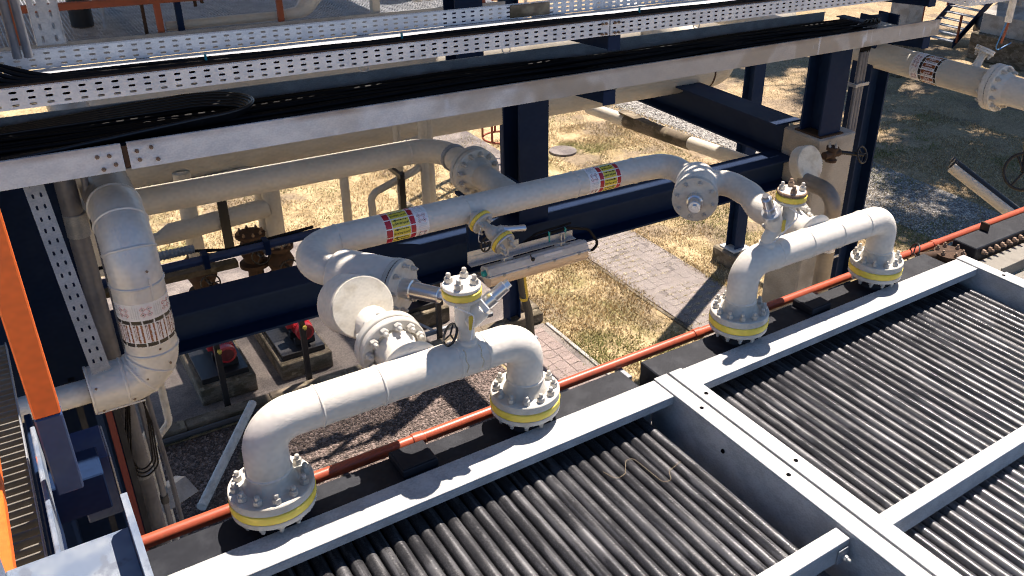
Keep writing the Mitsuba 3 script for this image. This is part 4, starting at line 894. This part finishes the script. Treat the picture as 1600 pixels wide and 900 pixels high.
k = thing('steel_walkway', 'low steel frame beside the right pump', 'frame')
part(k, 'rail', cat([box(4.4, 5.6, 10.35, 10.40, .18, .24, .003), box(4.4, 4.45, 10.4, 11.6, .18, .24, .003), cyl((4.0, 11.2, .5), (4.55, 10.3, .3), .02, 10)]), 'mat_galv_dull', False)
single('drain_cover', box(5.62, 5.98, 9.62, 9.86, .02, .06, .01), 'mat_galv_dull', 'small grey metal lid on the path by the kerb corner', 'lid', smooth=False)

# ================================================================== RISERS AND MANIFOLD BEHIND THE BEAM
k = thing('pipe_manifold', 'tan manifold with branching risers below the header pipe at the left', 'manifold')
my = 6.6
part(k, 'manifold', tube([(.55, my, 4.27), (.78, my, 4.285), (.86, my, 4.31), (1.58, my, 4.36)], [.05, .05, .075, .075], 28), 'mat_cream_dusty', True)
part(k, 'riser', tube([(1.62, my, 4.62), (1.62, my, 4.12), (1.62, my, 4.02)], .068, 28), 'mat_cream_dusty', True)
part(k, 'riser', tube([(1.02, my + .05, 4.75), (1.02, my + .05, 3.9)], .062, 28), 'mat_cream_dusty', True)
part(k, 'upper_branch', tube(rounded([(.9, 6.9, 4.52), (1.62, 6.9, 4.56), (1.62, 6.9, 3.9)], .12, 10), .055, 24), 'mat_cream_dusty', True)
def valve_stack(k, x, y, z):
    part(k, 'valve_flange', disc_flange((x, y, z), -Z, .115, .03), 'mat_rust', 30)
    for i in range(8):
        a = i * .785; part(k, 'stud_bolt', nut('mat_bolt_rusty', .7), None, to_world=rot_to(Z, (x + .092 * math.cos(a), y + .092 * math.sin(a), z)))
    part(k, 'valve_body', lathe([(.07, -.03), (.085, -.08), (.11, -.14), (.085, -.20), (.07, -.25), (.115, -.26), (.115, -.29), (.06, -.30), (.06, -.6)], (x, y, z), Z, 28), 'mat_rust', 30)
    part(k, 'hand_wheel', handle_ring(V(x + .02, y - .17, z - .14), -Y, .07), 'mat_black', True)
    part(k, 'spindle', cyl((x, y, z - .14), (x + .02, y - .19, z - .14), .014, 10), 'mat_black', True)
valve_stack(k, 1.62, my, 4.02); valve_stack(k, 1.02, my, 4.05); valve_stack(k, 1.44, my + .1, 4.13)
part(k, 'gauge', cat([lathe([(.036, 0), (.038, .004), (.038, .02), (.03, .024)], (1.50, my - .14, 3.72), -Y, 24), cyl((1.50, my - .13, 3.72), (1.50, my - .13, 3.58), .012, 10)]), 'mat_white_paint', 30)
part(k, 'angle_bracket', cat([box(1.20, 1.27, my - .10, my - .09, 4.06, 4.62, .002), box(1.20, 1.25, my - .095, my + .05, 4.54, 4.60, .002)]), 'mat_black', False)
k = thing('blue_handrail', 'dark blue tube rail running behind the navy beam at the left', 'rail')
part(k, 'rail', cyl((-.6, 5.85, 4.37), (1.75, 5.85, 4.41), .032, 16), 'mat_blue_worn', True)
part(k, 'cable_run', cat([tube([(-.6, 5.95, 4.44), (.75, 5.95, 4.46), (1.1, 5.86, 4.425), (1.7, 5.86, 4.455)], .012, 8)]), 'mat_cable', True)
for x in (.92, 1.33): part(k, 'clip', box(x, x + .04, 5.80, 5.89, 4.34, 4.45, .003), 'mat_navy', False)
part(k, 'spring', cat([lathe([(.028 + .006 * (i % 2), i * .012) for i in range(24)], (.62, 5.93, 4.455), X, 14)]), 'mat_galv_dull', 30)
single('timber_rail', box(.3, 1.18, 6.0, 6.08, 4.20, 4.25, .006), 'mat_mossy', 'weathered flat rail under the dark blue tube rail', 'rail', smooth=False)
k = thing('small_pipework', 'group of slim cream pipes with hand wheels beneath the bend of the header pipe', 'pipe')
for nm, pts, r in (('pipe', [(2.18, 6.5, 3.6), (2.18, 6.5, 4.62), (2.75, 6.5, 4.72), (2.9, 6.5, 4.74)], .036), ('pipe', [(2.32, 6.3, 3.7), (2.32, 6.3, 4.42), (2.75, 6.3, 4.56), (2.9, 6.6, 4.6)], .030), ('pipe', [(2.80, 6.3, 3.6), (2.80, 6.3, 5.0)], .036), ('pipe', [(2.66, 6.5, 3.6), (2.66, 6.5, 4.9)], .032), ('pipe', [(2.94, 6.5, 3.6), (2.94, 6.5, 4.95)], .038)):
    part(k, nm, tube(rounded(pts, .09, 8), r, 20), 'mat_cream_dusty', True)
part(k, 'bracket', cat([box(2.52, 2.57, 6.18, 6.22, 4.22, 4.60, .002), box(2.50, 2.53, 6.1, 6.4, 4.58, 4.62, .002)]), 'mat_black', False)
for q in ((2.16, 6.35, 4.02), (2.60, 6.2, 4.22)): part(k, 'hand_wheel', handle_ring(V(*q), unit(V(.2, -1, .2)), .055), 'mat_black', True)
k = thing('ladder_cage', 'orange ladder cage beyond the steel posts', 'ladder')
lc = V(9.3, 16.6, 0)
for z in np.arange(.6, 6.5, .75): part(k, 'hoop', tube(np.array([lc + V(.42 * math.cos(a), .42 * math.sin(a), z) for a in np.linspace(0, 6.283, 25)]), .025, 6, False), 'mat_orange_shaded', True)
for a in (0.3, 1.4, 2.6, 3.7, 4.4, 5.2): part(k, 'bar', cyl(lc + V(.42 * math.cos(a), .42 * math.sin(a), .6), lc + V(.42 * math.cos(a), .42 * math.sin(a), 6.8), .026, 8), 'mat_orange_shaded', True)
single('white_downpipe', tube(rounded([(9.85, 16.4, 6), (9.85, 16.4, .35), (9.2, 16.0, .1)], .2, 6), .035, 10), 'mat_white_paint', 'thin white pipe beside the orange ladder cage', 'pipe', smooth=True)

# ================================================================== PLATFORM AT THE TOP LEFT
k = thing('platform', 'steel grating platform with pale edge angle at the top left', 'platform')
PX0, PX1, PY0, PY1, PZ = -3., 5.7, 10.06, 14.2, 5.0
sun_openings = ((4.2, 4.9, 11.15, 11.5), (4.35, 5.0, 11.8, 12.1))  # openings added so patches of sun reach the pump yard
def spans(x):
    ys = [PY0]
    for a, b, c, d in sun_openings:
        if a < x < b: ys += [c, d]
    return list(zip(ys + [PY1], (ys + [PY1])[1:]))[::2]
bars = [trimesh.creation.box(bounds=[[x, q0, PZ - .03], [x + .006, q1, PZ]]) for x in np.arange(PX0, PX1, .034) for q0, q1 in spans(x)]
cross = [trimesh.creation.box(bounds=[[q0, y, PZ - .029], [q1, y + .008, PZ - .002]]) for y in np.arange(PY0 + .02, PY1, .076) for q0, q1 in ([(PX0, PX1)] if not any(c < y < d for _, _, c, d in sun_openings) else [(PX0, [h for h in sun_openings if h[2] < y < h[3]][0][0]), ([h for h in sun_openings if h[2] < y < h[3]][0][1], PX1)])]
part(k, 'grating', cat(bars + cross), 'mat_galv', False, kind='stuff')
part(k, 'edge_angle', cat([box(PX0, PX1, PY0 - .06, PY0 - .05, PZ - .16, PZ + .05, .002), box(PX0, PX1, PY0 - .05, PY0, PZ - .16, PZ - .15, .002)]), 'mat_galv_dull', False)
part(k, 'edge_flat', box(PX0, PX1, PY0 - .052, PY0 - .0, PZ + .002, PZ + .01, .002), 'mat_galv', False)
for x in (-1, 1.4, 3.8, 5.6): part(k, 'joist', hbeam((x, PY0, PZ - .13), (x, PY1, PZ - .13), Z, .12, .18), 'mat_navy', False)
k = thing('shade_floor', 'added unseen floor one storey above the platform, put in for its shade', 'platform')  # solid sheet added out of view to shade gravel and pipes below
part(k, 'floor', box(-3, 5.2, 8.1, 13.0, 7.9, 7.93, .002), 'mat_galv_dull', False)
for x in (-2.9, 1.2, 5.1): part(k, 'joist', hbeam((x, 8.1, 7.8), (x, 13.0, 7.8), Z, .12, .2), 'mat_navy', False)
k = thing('orange_railing', 'orange railing, its shade put into the colour, along the platform at the top left', 'railing')
for x, r in ((.36, .045), (1.62, .03), (2.86, .03), (5.4, .03)): part(k, 'post', box(x - r, x + r, 10.03, 10.03 + 2 * r, 5.0, 6.2, .004), 'mat_orange_shaded', False)
part(k, 'rail', box(-2.5, 2.9, 10.03, 10.09, 5.34, 5.41, .004), 'mat_orange_shaded', False)
part(k, 'rail', box(-2.5, 5.6, 10.03, 10.09, 6.1, 6.16, .004), 'mat_orange_shaded', False)
k = thing('yellow_machine', 'yellow machine with dark drum on the platform at the top left', 'machine')
part(k, 'body', box(.65, 1.25, 11.6, 12.2, 5.75, 6.6, .03), 'mat_yellow', 30)
part(k, 'drum', cyl((1.0, 10.9, 5.0), (1.0, 10.9, 5.9), .11, 36, .01), 'mat_black', 30)
part(k, 'hopper', lathe([(.20, 0), (.30, .12), (.32, .3), (.28, .5)], (1.36, 11.5, 5.28), Z, 30), 'mat_yellow', 30)
part(k, 'pin', cyl((1.19, 10.7, 5.0), (1.19, 10.7, 5.55), .022, 10), 'mat_galv', True)
part(k, 'cross_piece', cyl((1.08, 10.7, 5.5), (1.32, 10.7, 5.5), .04, 12), 'mat_rust', True)
for x, z0 in ((1.50, 5.0), (2.02, 5.25), (2.09, 5.28)): single('rusty_rod', tube(rounded([(x, 10.2, z0), (x + .01, 10.2, 5.9), (x, 10.25, 6.5)], .1, 4), .018, 10), 'mat_rust', {1.50: 'rusty rod beside the yellow machine', 2.02: 'left of two thin rusty rods over the bright grating', 2.09: 'right of two thin rusty rods over the bright grating'}[x], 'rod', smooth=True)
single('navy_strut', box(1.80, 1.86, 10.1, 10.16, 5.0, 6.3, .003), 'mat_navy', 'slim navy strut right of the orange railing post', 'strut', smooth=False)
k = thing('white_elbow', 'white elbow pipe standing on the platform edge at the top', 'pipe')
part(k, 'pipe', tube(rounded([(3.36, 10.25, 6.6), (3.36, 10.25, 5.32), (3.15, 10.22, 5.10), (2.95, 10.2, 5.08)], .2, 10), [.13] * 2 + list(np.linspace(.135, .06, len(rounded([(3.36, 10.25, 6.6), (3.36, 10.25, 5.32), (3.15, 10.22, 5.10), (2.95, 10.2, 5.08)], .2, 10)) - 2)), 30), 'mat_cream', True)
part(k, 'side_pipe', cyl((2.98, 10.2, 5.08), (1.7, 10.2, 5.07), .05, 20), 'mat_cream_dusty', True)
single('beige_strut', box(3.94, 4.03, 10.06, 10.16, 5.0, 6.5, .004), 'mat_cream_dusty', 'beige upright strut right of the white elbow', 'strut', smooth=False)
for i, x in enumerate((4.50, 4.66)):  # whitish bell-shaped valve covers, no light source
    single('bell_cover', lathe([(.03, .2), (.07, .12), (.105, .04), (.10, -.02), (.05, -.07)], (x + .05, 10.15, 5.18), Z, 26), 'mat_white_paint', ('left' if i == 0 else 'right') + ' one of two whitish rust-stained valve covers on the platform edge', 'cover', smooth=True)
single('platform_tank', cyl((5.1, 11.2, 5.0), (5.1, 11.2, 6.6), .22, 30, .01), 'mat_cream_dusty', 'tan tank behind the platform edge', 'tank')
single('platform_post', hbeam((5.85, 10.2, 0), (5.85, 10.2, 6.8), X, .2, .2), 'mat_navy', 'navy post at the platform edge near the orange rails', 'post', smooth=False)
single('grey_upright', cyl((5.05, 10.12, 5.0), (5.05, 10.12, 6.6), .045, 16), 'mat_cable_grey', 'grey upright tube beside the tan tank', 'tube')

# ================================================================== RIGHT SIDE EQUIPMENT
k = thing('header_channel', 'grey channel header with a row of rusty plugs at the right edge', 'header')
part(k, 'box', box(5.40, 7.4, 2.86, 3.05, 4.30, 4.585, .006), 'mat_header', 30)
part(k, 'tray', box(5.42, 7.4, 2.66, 2.84, 4.45, 4.49, .004), 'mat_zinc_dark', False)
part(k, 'tray_lip', box(5.42, 7.4, 2.655, 2.665, 4.43, 4.515, .002), 'mat_zinc_dark', False)
for i in range(22): part(k, 'plug', nut('mat_bolt_rusty', 1.0), None, to_world=rot_to(-Y, (5.48 + i * .078, 2.858, 4.545)))
part(k, 'lug', box(5.72, 5.735, 2.98, 3.05, 4.586, 4.65, .004), 'mat_rust', 30)
k = thing('red_valve', 'dark red flanged valve at the end of the grey channel header', 'valve')
part(k, 'body', cat([lathe([(.10, 0), (.10, .03), (.07, .04), (.07, .12), (.11, .13), (.11, .16)], (5.24, 2.96, 4.40), Z, 28), cyl((5.02, 3.06, 4.53), (5.30, 2.96, 4.53), .035, 16)]), 'mat_rust', 30)
part(k, 'hand_wheel', handle_ring(V(5.02, 3.10, 4.55), V(-.7, .5, .3), .07), 'mat_black', True)
for i in range(6): part(k, 'stud_bolt', nut('mat_bolt_rusty', .8), None, to_world=rot_to(Z, (5.24 + .085 * math.cos(i * 1.05), 2.96 + .085 * math.sin(i * 1.05), 4.56)))
k = thing('side_casing', 'grey sheet casing at the right edge beside the cooler', 'casing')
part(k, 'panel', box(5.42, 7.2, 2.0, 2.64, 4.05, 4.43, .006), 'mat_zinc_dark', False)
part(k, 'rim', cat([box(5.42, 5.45, 1.9, 2.64, 4.431, 4.49, .003)]), 'mat_galv', False)
k = thing('cable_duct', 'black and tan duct leaning over the grass at the right edge', 'duct')
A_, B_ = V(7.95, 4.70, 4.09), V(8.36, 3.95, 3.60)
for i, (o, r, m) in enumerate(((V(0, 0, 0), .055, 'mat_cream_dusty'), (V(.05, .03, .03), .06, 'mat_black'), (V(.15, .1, .03), .035, 'mat_cable_grey'))): part(k, 'pipe', cyl(A_ + o, B_ + o + (B_ - A_) * .2, r, 18, .004), m, 30)
k = thing('big_hand_wheel', 'black hand wheel cut off by the right edge', 'hand wheel')
part(k, 'wheel', handle_ring(V(7.66, 3.80, 4.40), unit(V(-.7, -.5, .3)), .17, .016), 'mat_black', True)
part(k, 'stem', cyl((7.66, 3.80, 4.40), (7.85, 3.95, 4.7), .03, 14), 'mat_black', True)
k = thing('blind_outlet', 'pale round blind end cap beside the concrete pier', 'end cap')
dn = unit(V(.05, -.9, .35)); q = V(5.62, 4.62, 4.60)
part(k, 'nozzle', lathe([(.16, -.10), (.165, -.02), (.165, -.004), (.16, 0)], q, dn, 48), 'mat_cream_dusty', 30)
part(k, 'cap', lathe([(.155, .0005), (.16, .002), (.155, .006)], q, dn, 48), 'mat_cap', 30)
k = thing('gate_valve', 'rusty gate valve with black hand wheel in front of the conduits', 'valve')
part(k, 'body', cat([lathe([(.05, 0), (.055, .02), (.04, .03), (.04, .10), (.055, .11), (.055, .14)], (6.05, 4.75, 4.50), Z, 20), cyl((5.95, 4.75, 4.57), (6.15, 4.75, 4.57), .035, 16)]), 'mat_rust', 30)
for i in range(4): part(k, 'stud_bolt', nut('mat_bolt', .7), None, to_world=rot_to(Z, (6.05 + .04 * math.cos(i * 1.57), 4.75 + .04 * math.sin(i * 1.57), 4.64)))
part(k, 'spindle', cyl((6.15, 4.75, 4.57), (6.34, 4.62, 4.55), .018, 12), 'mat_black', True)
part(k, 'hand_wheel', handle_ring(V(6.33, 4.63, 4.55), unit(V(.15, -.9, .35)), .075, .009), 'mat_black', True)

# ================================================================== TOP RIGHT: concrete column, stair, far tray
k = thing('concrete_column', 'weathered concrete column on a stained foot at the top right corner', 'column')
part(k, 'shaft', extr(sg.Polygon([(0, 0), (2.2, 0), (2.2, 4.2), (.95, 4.2), (.75, 1.9), (0, 1.6)]), (X, Z, -Y), (28.9, 17.2, .0), 1.6), 'mat_concrete', False)
part(k, 'foot', box(28.7, 31.2, 15.2, 17.4, 0, .95, .05), 'mat_mossy', False)
k = thing('concrete_column', 'stained concrete column behind the right end of the lower tray', 'column')
part(k, 'shaft', box(24.3, 25.1, 17.0, 17.7, 0, 6.4, .03), 'mat_concrete', False)
part(k, 'foot', box(24.1, 25.3, 16.8, 17.9, 0, 1.5, .03), 'mat_mossy', False)
k = thing('outdoor_stair', 'dark steel stair with orange handrail at the top right', 'stair')
sx, sy = 29.6, 18.6
for i in range(9): part(k, 'tread', box(sx + i * .27, sx + i * .27 + .30, sy, sy + 1.3, .2 + i * .2, .235 + i * .2, .004), 'mat_galv_dull', False)
for y in (sy - .03, sy + 1.32): part(k, 'stringer', extr(sg.Polygon([(0, .0), (2.6, 1.9), (2.6, 2.2), (0, .3)]), (X, Z, -Y), (sx, y, 0), .04), 'mat_navy', False)
for a, b in (((29.5, 20.0, .2), (29.5, 20.0, 1.3)), ((29.5, 20.0, 1.3), (32.2, 20.0, 3.3)), ((31., 20., 1.2), (31., 20., 2.4)), ((29.7, 18.5, .2), (29.7, 18.5, 1.2))): part(k, 'handrail', cyl(a, b, .05, 10), 'mat_orange_shaded', True)
single('orange_box', box(28.9, 29.3, 15.0, 15.18, .95, 1.8, .02), 'mat_orange', 'small orange box on the concrete column at the top right', 'box', smooth=False)
k = thing('far_cable_tray', 'pale perforated tray corner crossing above the stair at the top right', 'cable tray')
part(k, 'side_plate', perf(5, .40, .12, (.06, .16, .26), .035, .03, .004, (X, Z, -Y), (12.3, 7.6, 4.86)), 'mat_tray', False)
part(k, 'end_plate', perf(3, .40, .12, (.06, .16, .26), .035, .03, .004, (Y, Z, X), (12.3, 7.6, 4.86)), 'mat_tray', False)
single('mast', cyl((13.35, 7.5, 4.55), (13.35, 7.5, 7.5), .055, 14), 'mat_white_paint', 'white pole in front of the perforated tray at the top right', 'pole')
k = thing('blue_strut', 'thin bright blue strut below the white pole at the top right', 'strut')
part(k, 'strut', tube(rounded([(13.30, 7.5, 4.55), (13.15, 7.5, 4.10), (13.5, 7.45, 4.22)], .05, 4), .010, 8), 'mat_blue_thin', True)
single('orange_strut', cyl((13.38, 7.5, 4.56), (13.30, 7.5, 4.22), .018, 8), 'mat_orange_shaded', 'dull orange strut below the white pole at the top right', 'strut')
single('dark_vessel', cyl((30.3, 17.3, .7), (31.2, 18.2, .7), .6, 30, .06), 'mat_black', 'dark round vessel in the shade between stair and concrete column', 'vessel')
single('inclined_duct', box(29.9, 31.3, 17.3, 17.7, 1.9, 2.4, .03), 'mat_navy', 'dark duct above the concrete column at the top right', 'duct', smooth=False)

# trees whose crowns shade the grass at the right
def tree(label, x, y, h, R, n, seed):
    g = np.random.default_rng(seed); k = thing('tree', label, 'tree', None)
    tr = [tube([(x, y, -.1), (x + .1, y, h * .35), (x - .05, y + .1, h * .75)], [.26, .19, .08], 14)]
    for i in range(9):
        a = g.uniform(0, 6.28); z0 = h * g.uniform(.35, .7); L = R * g.uniform(.5, .95)
        tr.append(tube([(x, y, z0), (x + L * .5 * math.cos(a), y + L * .5 * math.sin(a), z0 + .6), (x + L * math.cos(a), y + L * math.sin(a), z0 + g.uniform(.6, 1.8))], [.09, .06, .02], 8))
    part(k, 'trunk', cat(tr), 'mat_bark', True)
    cl = g.normal(0, 1, (150, 3)); cl /= np.linalg.norm(cl, axis=1)[:, None]; cl *= g.uniform(.35, 1, (150, 1)) * [R, R, h * .30]; cl += [x, y, h * .72]
    c = cl[g.integers(0, 150, n)] + g.normal(0, .34, (n, 3)) * [1, 1, .7]; s = g.uniform(.07, .13, n)[:, None]
    a = g.normal(0, 1, (n, 3)); a /= np.linalg.norm(a, axis=1)[:, None]; b = np.cross(a, g.normal(0, 1, (n, 3))); b /= np.linalg.norm(b, axis=1)[:, None]
    v = np.stack([c - a * s, c + b * s * .6, c + a * s, c - b * s * .6], 1).reshape(-1, 3); f = (np.arange(n) * 4)[:, None] + np.array([0, 1, 2, 0, 2, 3]); f = f.reshape(-1, 3)
    part(k, 'crown', trimesh.Trimesh(v, f, process=False), 'mat_leaf', False)
tree('broad leafy tree just beyond the right edge, shading the gravel strip', 26.6, 13.0, 17., 7.6, 80000, 3)
tree('tall leafy tree beyond the top right corner, shading the far grass', 34.0, 18.8, 27., 9.6, 110000, 4)
tree('leafy tree nearest the cooler beyond the right edge', 22.3, 8.2, 15., 4.6, 80000, 5)
